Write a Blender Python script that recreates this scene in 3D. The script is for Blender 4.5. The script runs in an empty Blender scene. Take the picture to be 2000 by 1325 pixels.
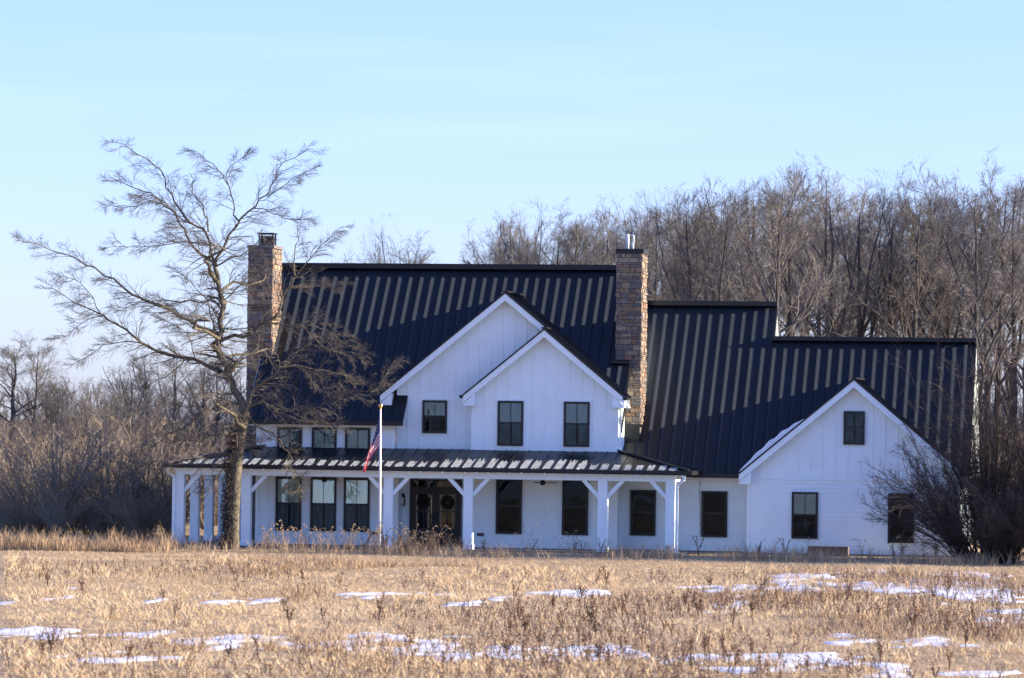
import bpy, bmesh, math, random
import numpy as np
from mathutils import Vector, Matrix

S = bpy.context.scene
COL = S.collection
R = math.radians

# ------------------------------------------------------------------ camera
cam_d = bpy.data.cameras.new("camera")
cam = bpy.data.objects.new("camera", cam_d)
COL.objects.link(cam)
cam_d.sensor_width = 36.0
cam_d.lens = 7540.0 / 2000.0 * 36.0
cam_d.clip_start = 1.0
cam_d.clip_end = 5000.0
yaw, pitch, roll = R(9.0429), R(1.1967), R(0.75)
cam.location = (22.79, -143.198, 4.85)
cam.rotation_mode = 'QUATERNION'
cam.rotation_quaternion = (Matrix.Rotation(yaw, 3, 'Z') @ Matrix.Rotation(R(90) + pitch, 3, 'X')
                           @ Matrix.Rotation(roll, 3, 'Z')).to_quaternion()
cam_d.dof.use_dof = True
cam_d.dof.focus_distance = 141.0
cam_d.dof.aperture_fstop = 2.4
S.camera = cam

# ------------------------------------------------------------------ sky, sun, exposure
SUN = Vector((0.955, 0.105, 0.255)).normalized()
elev = math.asin(SUN.z)
az = math.atan2(SUN.x, SUN.y)
W = bpy.data.worlds.new("World")
S.world = W
W.use_nodes = True
nt = W.node_tree
nt.nodes.clear()
out = nt.nodes.new("ShaderNodeOutputWorld")
bg = nt.nodes.new("ShaderNodeBackground")
sky = nt.nodes.new("ShaderNodeTexSky")
sky.sky_type = 'NISHITA'
sky.sun_disc = False
sky.sun_elevation = elev
sky.sun_rotation = az
sky.altitude = 200
sky.air_density = 1.0
sky.dust_density = 0.4
sky.ozone_density = 2.0
grade = nt.nodes.new("ShaderNodeMix")
grade.data_type = 'RGBA'
grade.blend_type = 'MULTIPLY'
grade.inputs[0].default_value = 1.0
grade.inputs[7].default_value = (0.84, 0.965, 1.72, 1.0)
# thin high cloud streaks
tc = nt.nodes.new("ShaderNodeTexCoord")
mp = nt.nodes.new("ShaderNodeMapping")
mp.inputs['Rotation'].default_value = (0, R(-5), R(9))
mp.inputs['Scale'].default_value = (2.2, 2.2, 30.0)
nz = nt.nodes.new("ShaderNodeTexNoise")
nz.inputs['Scale'].default_value = 2.2
nz.inputs['Detail'].default_value = 5.0
nz.inputs['Roughness'].default_value = 0.5
rp = nt.nodes.new("ShaderNodeMapRange")
rp.inputs[1].default_value = 0.55
rp.inputs[2].default_value = 0.80
rp.inputs[3].default_value = 0.0
rp.inputs[4].default_value = 0.08
mixc = nt.nodes.new("ShaderNodeMix")
mixc.data_type = 'RGBA'
mixc.inputs[7].default_value = (5.5, 6.2, 6.6, 1.0)
L_ = nt.links.new
L_(tc.outputs['Generated'], mp.inputs[0])
L_(mp.outputs[0], nz.inputs['Vector'])
L_(nz.outputs[0], rp.inputs[0])
L_(rp.outputs[0], mixc.inputs[0])
gm = nt.nodes.new('ShaderNodeGamma')
gm.inputs[1].default_value = 0.82
L_(sky.outputs[0], gm.inputs[0])
L_(gm.outputs[0], grade.inputs[6])
L_(grade.outputs[2], mixc.inputs[6])
L_(mixc.outputs[2], bg.inputs[0])
bg.inputs[1].default_value = 0.10
L_(bg.outputs[0], out.inputs[0])

sun_d = bpy.data.lights.new("sun", 'SUN')
sun_d.energy = 5.0
sun_d.angle = R(0.5)
sun_d.color = (1.0, 0.83, 0.62)
sun = bpy.data.objects.new("sun", sun_d)
sun.rotation_euler = SUN.to_track_quat('Z', 'Y').to_euler()
sun.location = (60, 10, 40)
COL.objects.link(sun)

vs = S.view_settings
vs.view_transform = 'Standard'
vs.look = 'None'
vs.exposure = 1.47
vs.gamma = 1.0
vs.use_curve_mapping = False
S.cycles.max_bounces = 8
S.cycles.transparent_max_bounces = 16

# ------------------------------------------------------------------ helpers
def link(o, parent=None):
    COL.objects.link(o)
    if parent is not None:
        o.parent = parent
    return o

def tag(o, label=None, cat=None, group=None, kind=None):
    if label: o['label'] = label
    if cat: o['category'] = cat
    if group: o['group'] = group
    if kind: o['kind'] = kind
    return o

def empty(name, loc=(0, 0, 0), rz=0.0):
    o = bpy.data.objects.new(name, None)
    o.empty_display_size = 0.3
    o.location = loc
    o.rotation_euler = (0, 0, rz)
    COL.objects.link(o)
    return o

class MB:
    """collects faces of one mesh"""
    def __init__(self):
        self.v, self.f, self.m, self.s = [], [], [], []
    def face(self, pts, mi=0, smooth=False):
        b = len(self.v)
        self.v += [tuple(p) for p in pts]
        self.f.append(tuple(range(b, b + len(pts))))
        self.m.append(mi); self.s.append(smooth)
    def hexa(self, p, mi=0):
        """8 points: bottom ring 0-3 (ccw from above), top ring 4-7"""
        b = len(self.v)
        self.v += [tuple(q) for q in p]
        for q in ((3, 2, 1, 0), (4, 5, 6, 7), (0, 1, 5, 4), (1, 2, 6, 5), (2, 3, 7, 6), (3, 0, 4, 7)):
            self.f.append(tuple(b + i for i in q)); self.m.append(mi); self.s.append(False)
    def box(self, x0, x1, y0, y1, z0, z1, mi=0):
        self.hexa([(x0, y0, z0), (x1, y0, z0), (x1, y1, z0), (x0, y1, z0),
                   (x0, y0, z1), (x1, y0, z1), (x1, y1, z1), (x0, y1, z1)], mi)
    def prism(self, prof, ext, mi=0):
        """closed polygon (3d points, ccw seen against ext) extruded by vector ext"""
        n = len(prof); b = len(self.v)
        e = Vector(ext)
        self.v += [tuple(p) for p in prof] + [tuple(Vector(p) + e) for p in prof]
        self.f.append(tuple(b + i for i in range(n))); self.m.append(mi); self.s.append(False)
        self.f.append(tuple(b + n + i for i in reversed(range(n)))); self.m.append(mi); self.s.append(False)
        for i in range(n):
            j = (i + 1) % n
            self.f.append((b + j, b + i, b + n + i, b + n + j)); self.m.append(mi); self.s.append(False)
    def bar(self, a, c, w, h, mi=0, up=(0, 0, 1)):
        a = Vector(a); c = Vector(c); d = (c - a).normalized()
        u = Vector(up)
        s = d.cross(u)
        if s.length < 1e-4: s = d.cross(Vector((0, 1, 0)))
        s.normalize(); t = s.cross(d).normalized()
        s *= w / 2; t *= h / 2
        self.hexa([a - s - t, a + s - t, c + s - t, c - s - t, a - s + t, a + s + t, c + s + t, c - s + t], mi)
    def tube(self, pts, rad, n=8, mi=0, caps=True):
        pts = [Vector(p) for p in pts]
        if not hasattr(rad, '__len__'): rad = [rad] * len(pts)
        b = len(self.v); ref = None
        for i, p in enumerate(pts):
            d = (pts[min(i + 1, len(pts) - 1)] - pts[max(i - 1, 0)]).normalized()
            if ref is None:
                ref = d.orthogonal().normalized()
            ref = (ref - d * ref.dot(d)).normalized()
            q = d.cross(ref)
            for k in range(n):
                a = 2 * math.pi * k / n
                self.v.append(tuple(p + ref * (math.cos(a) * rad[i]) + q * (math.sin(a) * rad[i])))
        for i in range(len(pts) - 1):
            for k in range(n):
                k2 = (k + 1) % n
                self.f.append((b + i * n + k, b + i * n + k2, b + (i + 1) * n + k2, b + (i + 1) * n + k))
                self.m.append(mi); self.s.append(True)
        if caps:
            self.f.append(tuple(b + k for k in reversed(range(n)))); self.m.append(mi); self.s.append(False)
            e = b + (len(pts) - 1) * n
            self.f.append(tuple(e + k for k in range(n))); self.m.append(mi); self.s.append(False)
    def ball(self, c, r, n=10, mi=0, sz=1.0):
        rings = max(4, n // 2)
        pts = [(c[0], c[1], c[2] - r * sz * math.cos(math.pi * i / rings)) for i in range(rings + 1)]
        rad = [max(r * math.sin(math.pi * i / rings), r * 0.02) for i in range(rings + 1)]
        b = len(self.v)
        for p, q in zip(pts, rad):
            for k in range(n):
                a = 2 * math.pi * k / n
                self.v.append((p[0] + q * math.cos(a), p[1] + q * math.sin(a), p[2]))
        for i in range(rings):
            for k in range(n):
                k2 = (k + 1) % n
                self.f.append((b + i * n + k, b + i * n + k2, b + (i + 1) * n + k2, b + (i + 1) * n + k))
                self.m.append(mi); self.s.append(True)
    def mesh(self, name, mats):
        me = bpy.data.meshes.new(name)
        me.from_pydata(self.v, [], self.f)
        for m in (mats if isinstance(mats, (list, tuple)) else [mats]):
            me.materials.append(m)
        me.polygons.foreach_set('material_index', self.m)
        me.polygons.foreach_set('use_smooth', self.s)
        me.update()
        return me
    def build(self, name, mats, parent=None):
        return link(bpy.data.objects.new(name, self.mesh(name, mats)), parent)

def np_mesh(name, v, f, mats, attr=None, smooth=False, midx=None):
    """vertices (N,3), faces (M,k) all of one size, optional float point attribute 'tone'"""
    me = bpy.data.meshes.new(name)
    v = np.ascontiguousarray(v, dtype=np.float32); f = np.ascontiguousarray(f, dtype=np.int32)
    me.vertices.add(len(v)); me.vertices.foreach_set('co', v.ravel())
    k = f.shape[1]
    me.loops.add(f.size); me.loops.foreach_set('vertex_index', f.ravel())
    me.polygons.add(len(f))
    me.polygons.foreach_set('loop_start', np.arange(0, f.size, k, dtype=np.int32))
    me.polygons.foreach_set('use_smooth', np.full(len(f), smooth, dtype=bool))
    for m in (mats if isinstance(mats, (list, tuple)) else [mats]):
        me.materials.append(m)
    if midx is not None:
        me.polygons.foreach_set('material_index', np.ascontiguousarray(midx, dtype=np.int32))
    if attr is not None:
        a = me.attributes.new('tone', 'FLOAT', 'POINT')
        a.data.foreach_set('value', np.ascontiguousarray(attr, dtype=np.float32))
    me.update(calc_edges=True)
    return me

# ------------------------------------------------------------------ materials
def mat(name, col, rough=0.6, var=0.0, scale=3.0, spec=0.4, bump=0.0, bscale=20.0, metal=0.0, dark=None, stretch=None, objvar=0.0):
    m = bpy.data.materials.new(name); m.use_nodes = True
    t = m.node_tree; b = t.nodes['Principled BSDF']
    b.inputs['Roughness'].default_value = rough
    b.inputs['Specular IOR Level'].default_value = spec
    b.inputs['Metallic'].default_value = metal
    b.inputs['Base Color'].default_value = (*col, 1)
    src = None
    tcn = t.nodes.new('ShaderNodeTexCoord'); vec = tcn.outputs['Object']
    if stretch:
        mpn = t.nodes.new('ShaderNodeMapping'); mpn.inputs['Scale'].default_value = stretch
        t.links.new(vec, mpn.inputs[0]); vec = mpn.outputs[0]
    if var or dark:
        n = t.nodes.new('ShaderNodeTexNoise'); n.inputs['Scale'].default_value = scale
        n.inputs['Detail'].default_value = 6; n.inputs['Roughness'].default_value = 0.65
        t.links.new(vec, n.inputs['Vector'])
        r = t.nodes.new('ShaderNodeValToRGB')
        c0 = dark if dark else tuple(c * (1 - var) for c in col)
        c1 = col if dark else tuple(min(1, c * (1 + var)) for c in col)
        r.color_ramp.elements[0].position = 0.35; r.color_ramp.elements[0].color = (*c0, 1)
        r.color_ramp.elements[1].position = 0.65; r.color_ramp.elements[1].color = (*c1, 1)
        t.links.new(n.outputs[0], r.inputs[0]); src = r.outputs[0]
    if objvar:
        oi = t.nodes.new('ShaderNodeObjectInfo')
        mr = t.nodes.new('ShaderNodeMapRange')
        mr.inputs[3].default_value = 1 - objvar; mr.inputs[4].default_value = 1 + objvar
        t.links.new(oi.outputs['Random'], mr.inputs[0])
        hs = t.nodes.new('ShaderNodeHueSaturation')
        if src is not None: t.links.new(src, hs.inputs['Color'])
        else: hs.inputs['Color'].default_value = (*col, 1)
        t.links.new(mr.outputs[0], hs.inputs['Value']); src = hs.outputs[0]
    if src is not None:
        t.links.new(src, b.inputs['Base Color'])
    if bump:
        n2 = t.nodes.new('ShaderNodeTexNoise'); n2.inputs['Scale'].default_value = bscale
        n2.inputs['Detail'].default_value = 4
        t.links.new(vec, n2.inputs['Vector'])
        bp = t.nodes.new('ShaderNodeBump'); bp.inputs['Strength'].default_value = bump
        bp.inputs['Distance'].default_value = 0.02
        t.links.new(n2.outputs[0], bp.inputs['Height'])
        t.links.new(bp.outputs[0], b.inputs['Normal'])
    return m

def mat_tone(name, stops, rough=0.8, transl=0.0):
    """colour ramp over the per-blade 'tone' attribute"""
    m = bpy.data.materials.new(name); m.use_nodes = True
    t = m.node_tree; b = t.nodes['Principled BSDF']
    b.inputs['Roughness'].default_value = rough
    b.inputs['Specular IOR Level'].default_value = 0.15
    a = t.nodes.new('ShaderNodeAttribute'); a.attribute_name = 'tone'
    r = t.nodes.new('ShaderNodeValToRGB')
    el = r.color_ramp.elements
    while len(el) < len(stops): el.new(0.5)
    for e, (p, c) in zip(el, stops):
        e.position = p; e.color = (*c, 1)
    t.links.new(a.outputs['Fac'], r.inputs[0])
    t.links.new(r.outputs[0], b.inputs['Base Color'])
    return m

M = {}
M['white'] = mat('white_paint', (0.80, 0.90, 0.92), 0.55, var=0.035, scale=0.9, spec=0.3)
M['soffit'] = mat('white_soffit', (0.72, 0.72, 0.71), 0.6)
M['metal'] = mat('black_roof_metal', (0.004, 0.005, 0.0068), 0.40, var=0.25, scale=1.5, spec=0.42, objvar=0.3)
M['rib'] = mat('worn_metal_rib', (0.076, 0.096, 0.128), 0.52, metal=1.0, spec=0.5)  # brighter metal on sun-facing rib faces, puts the sun's stripes into the colour
M['trim_black'] = mat('black_trim', (0.010, 0.011, 0.014), 0.45, spec=0.4)
M['frame'] = mat('window_frame_black', (0.009, 0.011, 0.014), 0.4, spec=0.4)
M['room'] = mat('dark_room', (0.006, 0.008, 0.010), 0.8, dark=(0.016, 0.019, 0.022), scale=2.3, spec=0.1)
M['blind'] = mat('pale_blind', (0.72, 0.78, 0.74), 0.8, dark=(0.5, 0.56, 0.53), scale=1.6, stretch=(3, 1, 0.8))  # pale sheet behind the upper sash, puts a sky reflection into the colour
M['curtain'] = mat('grey_green_curtain', (0.20, 0.26, 0.27), 0.8, dark=(0.09, 0.12, 0.13), scale=2.0, stretch=(5, 1, 0.6))
M['darkblind'] = mat('dark_brown_blind', (0.016, 0.014, 0.015), 0.8)
M['door'] = mat('dark_stained_door', (0.012, 0.009, 0.009), 0.45, var=0.2, spec=0.4)
M['floor'] = mat('porch_floor_stain', (0.10, 0.10, 0.11), 0.7, var=0.2)
M['concrete'] = mat('foundation_concrete', (0.25, 0.25, 0.25), 0.85, var=0.15)
M['brass'] = mat('gold_finial', (0.75, 0.48, 0.18), 0.35, metal=1.0)
M['alu'] = mat('white_flagpole', (0.80, 0.80, 0.80), 0.35)
M['galv'] = mat('pale_flue_metal', (0.62, 0.68, 0.74), 0.7)
M['mortar'] = mat('chimney_mortar', (0.15, 0.135, 0.125), 0.9, var=0.2, scale=8)
stone_cols = [(0.27, 0.18, 0.12), (0.23, 0.165, 0.13), (0.18, 0.145, 0.125), (0.30, 0.22, 0.155), (0.21, 0.18, 0.165), (0.26, 0.145, 0.095), (0.15, 0.13, 0.125), (0.33, 0.25, 0.175)]
STONE = [mat('field_stone', (c[0] * .88, c[1] * .92, c[2] * .90), 0.85, var=0.3, scale=9, bump=0.4, bscale=30) for c in stone_cols]
M['bark'] = mat('lichen_bark', (0.20, 0.178, 0.128), 0.9, dark=(0.05, 0.045, 0.038), scale=6, bump=1.0, bscale=16, stretch=(3, 3, 0.7), spec=0.15)
M['twig'] = mat('grey_twig', (0.135, 0.12, 0.10), 0.9, spec=0.15)
M['wood_bark'] = mat('forest_bark', (0.085, 0.078, 0.074), 0.9, dark=(0.05, 0.047, 0.046), scale=1.2, objvar=0.25, spec=0.1)
M['wood_twig'] = mat('forest_twig', (0.170, 0.157, 0.142), 0.9, objvar=0.25, spec=0.1)
M['shrub'] = mat('dark_shrub_wood', (0.075, 0.062, 0.055), 0.9, objvar=0.2, spec=0.1)
M['brush'] = mat('brush_wood', (0.215, 0.178, 0.138), 0.9, objvar=0.3, spec=0.1)
M['conifer'] = mat('conifer_needles', (0.055, 0.07, 0.062), 0.8, objvar=0.2)
M['snow'] = mat('old_snow', (0.76, 0.78, 0.82), 0.6, var=0.10, scale=2, bump=0.5, bscale=6)
M['frost'] = mat('thin_roof_snow', (0.53, 0.55, 0.47), 0.7, dark=(0.30, 0.31, 0.28), scale=5)  # pale sheets that put sun on the porch metal into the colour
M['wire'] = mat('black_wire', (0.01, 0.01, 0.01), 0.5)
M['bulb'] = mat('clear_bulb', (0.8, 0.8, 0.78), 0.2)
M['oldwood'] = mat('weathered_boards', (0.14, 0.10, 0.07), 0.85, var=0.3, scale=6)
M['wreath'] = mat('wreath_green', (0.010, 0.013, 0.009), 0.9)
M['red'] = mat('flag_red', (0.62, 0.035, 0.07), 0.7)
M['fwhite'] = mat('flag_white', (0.82, 0.80, 0.80), 0.7)
M['blue'] = mat('flag_blue', (0.018, 0.025, 0.12), 0.7)
for k_, c_ in (('red', (0.78, 0.035, 0.09)), ('fwhite', (0.92, 0.90, 0.90)), ('blue', (0.02, 0.028, 0.13))):
    t_ = M[k_].node_tree; b_ = t_.nodes['Principled BSDF']; o_ = t_.nodes['Material Output']
    tr_ = t_.nodes.new('ShaderNodeBsdfTranslucent'); tr_.inputs[0].default_value = (*c_, 1)
    mx_ = t_.nodes.new('ShaderNodeMixShader'); mx_.inputs[0].default_value = 0.6
    t_.links.new(b_.outputs[0], mx_.inputs[1]); t_.links.new(tr_.outputs[0], mx_.inputs[2]); t_.links.new(mx_.outputs[0], o_.inputs[0])
M['seed'] = mat('seed_head', (0.36, 0.26, 0.15), 0.85, var=0.3, scale=20)
M['stalk'] = mat('dry_stalk', (0.30, 0.21, 0.12), 0.85)
M['brownweed'] = mat('brown_weed', (0.12, 0.068, 0.042), 0.9, objvar=0.3)

def glass_mat(name, tint, refl, gcol=(.42, .46, .52)):
    m = bpy.data.materials.new(name); m.use_nodes = True
    t = m.node_tree; t.nodes.clear()
    o = t.nodes.new('ShaderNodeOutputMaterial')
    mx = t.nodes.new('ShaderNodeMixShader'); tr = t.nodes.new('ShaderNodeBsdfTransparent')
    gl = t.nodes.new('ShaderNodeBsdfGlossy')
    tr.inputs[0].default_value = (*tint, 1)
    gl.inputs['Roughness'].default_value = 0.02
    gl.inputs[0].default_value = (*gcol, 1)
    lw = t.nodes.new('ShaderNodeLayerWeight'); lw.inputs[0].default_value = 0.35
    mr = t.nodes.new('ShaderNodeMapRange')
    mr.inputs[3].default_value = refl; mr.inputs[4].default_value = 1.0
    tcn = t.nodes.new('ShaderNodeTexCoord'); n = t.nodes.new('ShaderNodeTexNoise')
    n.inputs['Scale'].default_value = 1.7; n.inputs['Detail'].default_value = 1
    bp = t.nodes.new('ShaderNodeBump'); bp.inputs['Strength'].default_value = 0.12; bp.inputs['Distance'].default_value = 0.05
    t.links.new(tcn.outputs['Object'], n.inputs['Vector'])
    t.links.new(n.outputs[0], bp.inputs['Height'])
    t.links.new(bp.outputs[0], gl.inputs['Normal'])
    t.links.new(lw.outputs['Fresnel'], mr.inputs[0])
    t.links.new(mr.outputs[0], mx.inputs[0])
    t.links.new(tr.outputs[0], mx.inputs[1]); t.links.new(gl.outputs[0], mx.inputs[2])
    t.links.new(mx.outputs[0], o.inputs[0])
    return m
M['glass'] = glass_mat('window_glass', (0.75, 0.82, 0.84), 0.01, (.20, .25, .32))
M['glass3'] = glass_mat('low_e_glass', (0.82, 0.90, 0.86), 0.20, (.9, 1.0, .95))
M['glass4'] = glass_mat('upper_glass', (0.75, 0.84, 0.84), 0.05, (.8, .9, .95))
M['glass2'] = glass_mat('door_glass', (0.5, 0.5, 0.5), 0.08, (.40, .42, .45))

# ------------------------------------------------------------------ the farmhouse
H = empty('farmhouse', (0, 0, 0))
tag(H, 'large white farmhouse with black metal roofs, two stone chimneys and a wrap-around porch', 'house')
rng = random.Random(7)

def clip_poly(poly, planes):
    """2d convex clip; planes: (a,b,c) keep a*x+b*z<=c"""
    for a, b, c in planes:
        o = []
        for i in range(len(poly)):
            p, q = poly[i - 1], poly[i]
            dp, dq = a * p[0] + b * p[1] - c, a * q[0] + b * q[1] - c
            if (dp <= 0) != (dq <= 0):
                t = dp / (dp - dq); o.append((p[0] + t * (q[0] - p[0]), p[1] + t * (q[1] - p[1])))
            if dq <= 0: o.append(q)
        poly = o
        if len(poly) < 3: return []
    return poly

def wall_front(x0, x1, z0, z1, y, planes=(), y_back=None, style='board', lap_top=None, pitch=0.445):
    """front-facing wall at plane y: core + boards and battens (or lap siding), clipped by the gable planes"""
    core = clip_poly([(x0, z0), (x1, z0), (x1, z1), (x0, z1)], planes)
    mb = MB()
    mb.prism([(p[0], y, p[1]) for p in core], (0, (y_back or y + 0.18) - y, 0))
    w = mb.build('wall', M['white'], H)
    def sheet(poly, t, name, tilt=0.0):
        if len(poly) < 3: return
        b = MB()
        zb = min(p[1] for p in poly); zt = max(p[1] for p in poly)
        fr = [(p[0], y - t - tilt * (zt - p[1]) / max(zt - zb, .01), p[1]) for p in poly]
        bk = [(p[0], y - 0.001, p[1]) for p in poly]
        b.face(fr)
        n = len(poly)
        for i in range(n):
            j = (i + 1) % n
            b.face([fr[j], fr[i], bk[i], bk[j]])
        b.build(name, M['white'], w)
    zb = z0
    if style in ('lap', 'mixed'):
        ltop = lap_top if lap_top else z1
        z = z0
        while z < ltop - 0.02:
            zt = min(z + 0.172, ltop)
            sheet(clip_poly([(x0, z), (x1, z), (x1, zt), (x0, zt)], planes), 0.006, 'siding_board', 0.022)
            z = zt
        zb = ltop
    if style in ('board', 'mixed'):
        n = max(1, round((x1 - x0) / pitch)); d = (x1 - x0) / n
        for i in range(n):
            a = x0 + i * d
            sheet(clip_poly([(a + 0.004, zb), (a + d - 0.004, zb), (a + d - 0.004, z1), (a + 0.004, z1)], planes), 0.010 + rng.uniform(0, .003), 'board')
            if i > 0:
                sheet(clip_poly([(a - 0.026, zb), (a + 0.026, zb), (a + 0.026, z1), (a - 0.026, z1)], planes), 0.033, 'batten')
    return w

def window(x0, x1, z0, z1, y, up='curtain', low='room', casing=True, double=True, lites=1, lowe=(0, 0)):
    """double-hung window proud of the wall plane y (front faces -y)"""
    fw = 0.08
    yf = y - 0.105
    f = MB()
    f.box(x0, x0 + fw, yf, y + .005, z0, z1); f.box(x1 - fw, x1, yf, y + .005, z0, z1)
    f.box(x0 + fw, x1 - fw, yf, y + .005, z0, z0 + fw); f.box(x0 + fw, x1 - fw, yf, y + .005, z1 - fw, z1)
    f.face([(x0 + fw, y - .037, z0 + fw), (x1 - fw, y - .037, z0 + fw), (x1 - fw, y - .037, z1 - fw), (x0 + fw, y - .037, z1 - fw)], 1)
    w = f.build('window', [M['frame'], M['room']], H)
    zm = (z0 + z1) / 2 + 0.02
    panes = []
    if double:
        r = MB(); r.box(x0 + fw, x1 - fw, yf + .012, y - .04, zm - .03, zm + .03); r.build('meeting_rail', M['frame'], w)
        panes = [(zm + .03, z1 - fw, up, yf + .028), (z0 + fw, zm - .03, low, yf + .045)]
    else:
        panes = [(z0 + fw, z1 - fw, up, yf + .03)]
    for a, b, what, yy in panes:
        first = (b > zm + .1)
        sp = lowe[0] if first else lowe[1]
        tl = (b - a) * math.tan(R(sp))                 # upper panes tipped back so they mirror the sky
        p = MB(); p.face([(x0 + fw, yy, a), (x1 - fw, yy, a), (x1 - fw, yy + tl, b), (x0 + fw, yy + tl, b)])
        p.build('pane', M['glass3' if sp > 1.5 else 'glass4' if sp > .8 else 'glass'], w)
        if what in ('curtain', 'blind', 'darkblind'):
            c = MB(); n = 14; xs = [x0 + fw + (x1 - x0 - 2 * fw) * i / n for i in range(n + 1)]
            amp = 0.006 if what != 'darkblind' else 0.0
            for i in range(n):
                if what == 'curtain' and i == n // 2: continue
                c.face([(xs[i], y - .048 - amp * (i % 2), a), (xs[i + 1], y - .048 - amp * ((i + 1) % 2), a),
                        (xs[i + 1], y - .048 - amp * ((i + 1) % 2), b), (xs[i], y - .048 - amp * (i % 2), b)])
            c.build('curtain' if what == 'curtain' else 'blind', M[what], w)
        if lites == 2:
            xm = (x0 + x1) / 2
            g = MB(); g.box(xm - .007, xm + .007, yy - .012, yy - .002, a, b); g.build('glazing_bar', M['frame'], w)
    if casing:
        c = MB(); cw = 0.09
        c.box(x0 - cw, x0 - .002, y - .042, y, z0 - cw, z1 + cw); c.box(x1 + .002, x1 + cw, y - .042, y, z0 - cw, z1 + cw)
        c.box(x0 - .002, x1 + .002, y - .042, y, z0 - cw, z0 - .002); c.box(x0 - .002, x1 + .002, y - .042, y, z1 + .002, z1 + cw)
        c.build('casing', M['white'], w)
    return w

SEAM = 0.028
def roof_panels(parent, org, ud, vd, cells, ribs=True, name='roof_panel'):
    """standing-seam panels. org: eave origin; ud: unit vector along the eave, vd: unit vector up the slope.
    cells: (u0,u1,v0a,v0b,v1a,v1b) bottom and top at both edges"""
    org, ud, vd = Vector(org), Vector(ud), Vector(vd)
    nd = ud.cross(vd).normalized()
    if nd.z < 0: nd = -nd
    for u0, u1, b0, b1, t0, t1 in cells:
        w = u1 - u0
        jit = rng.uniform(-1, 1) * 0.004
        glint = [2] if ribs else []
        prof = [(0, 0), (0, SEAM), (.014, SEAM), (.020, 0.0)]
        if ribs and w > 0.3:
            for x, hh in ((.050, .0125), (.088, .0092), (.126, .0058)):
                hh += jit * .3; rn = hh / 1.28
                prof += [(x - .010, 0.001), (x, hh), (x + rn, 0.001)]
                glint.append(len(prof) - 2)
        prof += [(w * 0.75, jit), (w, 0)]
        m = MB(); n = len(prof); vs_ = []
        for s in (0, 1):
            for (x, h) in prof:
                f = x / w
                v = (b0 + (b1 - b0) * f) if s == 0 else (t0 + (t1 - t0) * f)
                m.v.append(tuple(org + ud * (u0 + x) + vd * v + nd * (h + .004)))
        for i in range(n - 1):
            m.f.append((i, i + 1, n + i + 1, n + i)); m.m.append(1 if i in glint else 0); m.s.append(False)
        m.f.append(tuple(range(n))); m.m.append(0); m.s.append(False)
        m.build(name, [M['metal'], M['rib']], parent)

def cells(u0, u1, b, t, pitch=0.42):
    """split u0..u1 in panels; b(u), t(u) bottom and top limits (linear pieces)"""
    n = max(1, round((u1 - u0) / pitch)); d = (u1 - u0) / n
    o = []
    for i in range(n):
        a, c = u0 + i * d, u0 + (i + 1) * d
        e = 1e-4
        b0, b1, t0, t1 = b(a + e), b(c - e), t(a + e), t(c - e)
        if t0 - b0 < 0.01 and t1 - b1 < 0.01: continue
        o.append((a, c, min(b0, t0), min(b1, t1), t0, t1))
    return o
Q = math.sqrt(0.5)
K = lambda c: (lambda u: c)

# ---- main roof: eave (Y=-1, z=4.72) to ridge (Y=5, z=10.72), 12/12
def slab(poly, th, mats, name, parent=H):
    """roof deck: polygon with a given thickness straight down"""
    m = MB(); p = [Vector(q) for q in poly]; n = len(p)
    d = Vector((0, 0, -th))
    m.face(p, 0); m.face([q + d for q in reversed(p)], 1)
    for i in range(n):
        j = (i + 1) % n
        m.face([p[j], p[i], p[i] + d, p[j] + d], 0)
    return m.build(name, mats, parent)
RM = [M['trim_black'], M['soffit']]
XL, XR, XS = -9.95, 4.30, -3.95
zm_ = lambda y: 4.72 + (y + 1)
main = slab([(XL, -1, 4.72), (XS, -1, 4.72), (XS, 0.06, zm_(.06)), (XR, .06, zm_(.06)), (XR, 5, 10.72), (XL, 5, 10.72)], .14, RM, 'roof')
L45 = 6.0 / Q
roof_panels(main, (XL, -1, 4.72), (1, 0, 0), (0, Q, Q), cells(0, XS - XL, K(0), K(L45)))
roof_panels(main, (XL, -1, 4.72), (1, 0, 0), (0, Q, Q), cells(XS - XL, XR - XL, K(1.06 / Q), K(L45)))
back = slab([(XR, 5, 10.72), (XR, 9.5, 6.22), (XL, 9.5, 6.22), (XL, 5, 10.72)], .14, RM, 'roof')
roof_panels(back, (XL, 9.5, 6.22), (1, 0, 0), (0, -Q, Q), cells(0, XR - XL, K(0), K(4.5 / Q)), ribs=False)
rc = MB()
rc.bar((XL - .02, 5, 10.79), (XR + .02, 5, 10.79), .34, .20)
rc.build('ridge_cap', M['trim_black'], main)
def rake(pts, mat_, th, h, name, parent=H, drop=0.0):
    m = MB()
    for a, b in zip(pts[:-1], pts[1:]):
        a, b = Vector(a), Vector(b)
        z = Vector((0, 0, -h)); y = Vector((0, th, 0)) if abs((b - a).y) < .05 else Vector((th, 0, 0))
        m.hexa([a + z, b + z, b + z + y, a + z + y, a, b, b + y, a + y])
    return m.build(name, mat_, parent)
# side rakes of the main roof (black drip edge over white board)
for X, t in ((XL, -.04), (XR, .04)):
    rake([(X, -1, 4.66), (X, 5, 10.66), (X, 9.5, 6.16)], M['white' if t < 0 else 'trim_black'], t, .26, 'rake_board')
g = MB(); g.box(XL - .03, XS + .02, -1.12, -1.0, 4.56, 4.72); g.build('gutter', M['trim_black'], H)
f = MB(); f.box(XL, XS - .03, -1.0, -.96, 4.50, 4.56); f.box(XL, XS - .04, -.96, -.52, 4.52, 4.57); f.build('soffit', M['soffit'], H)

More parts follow.
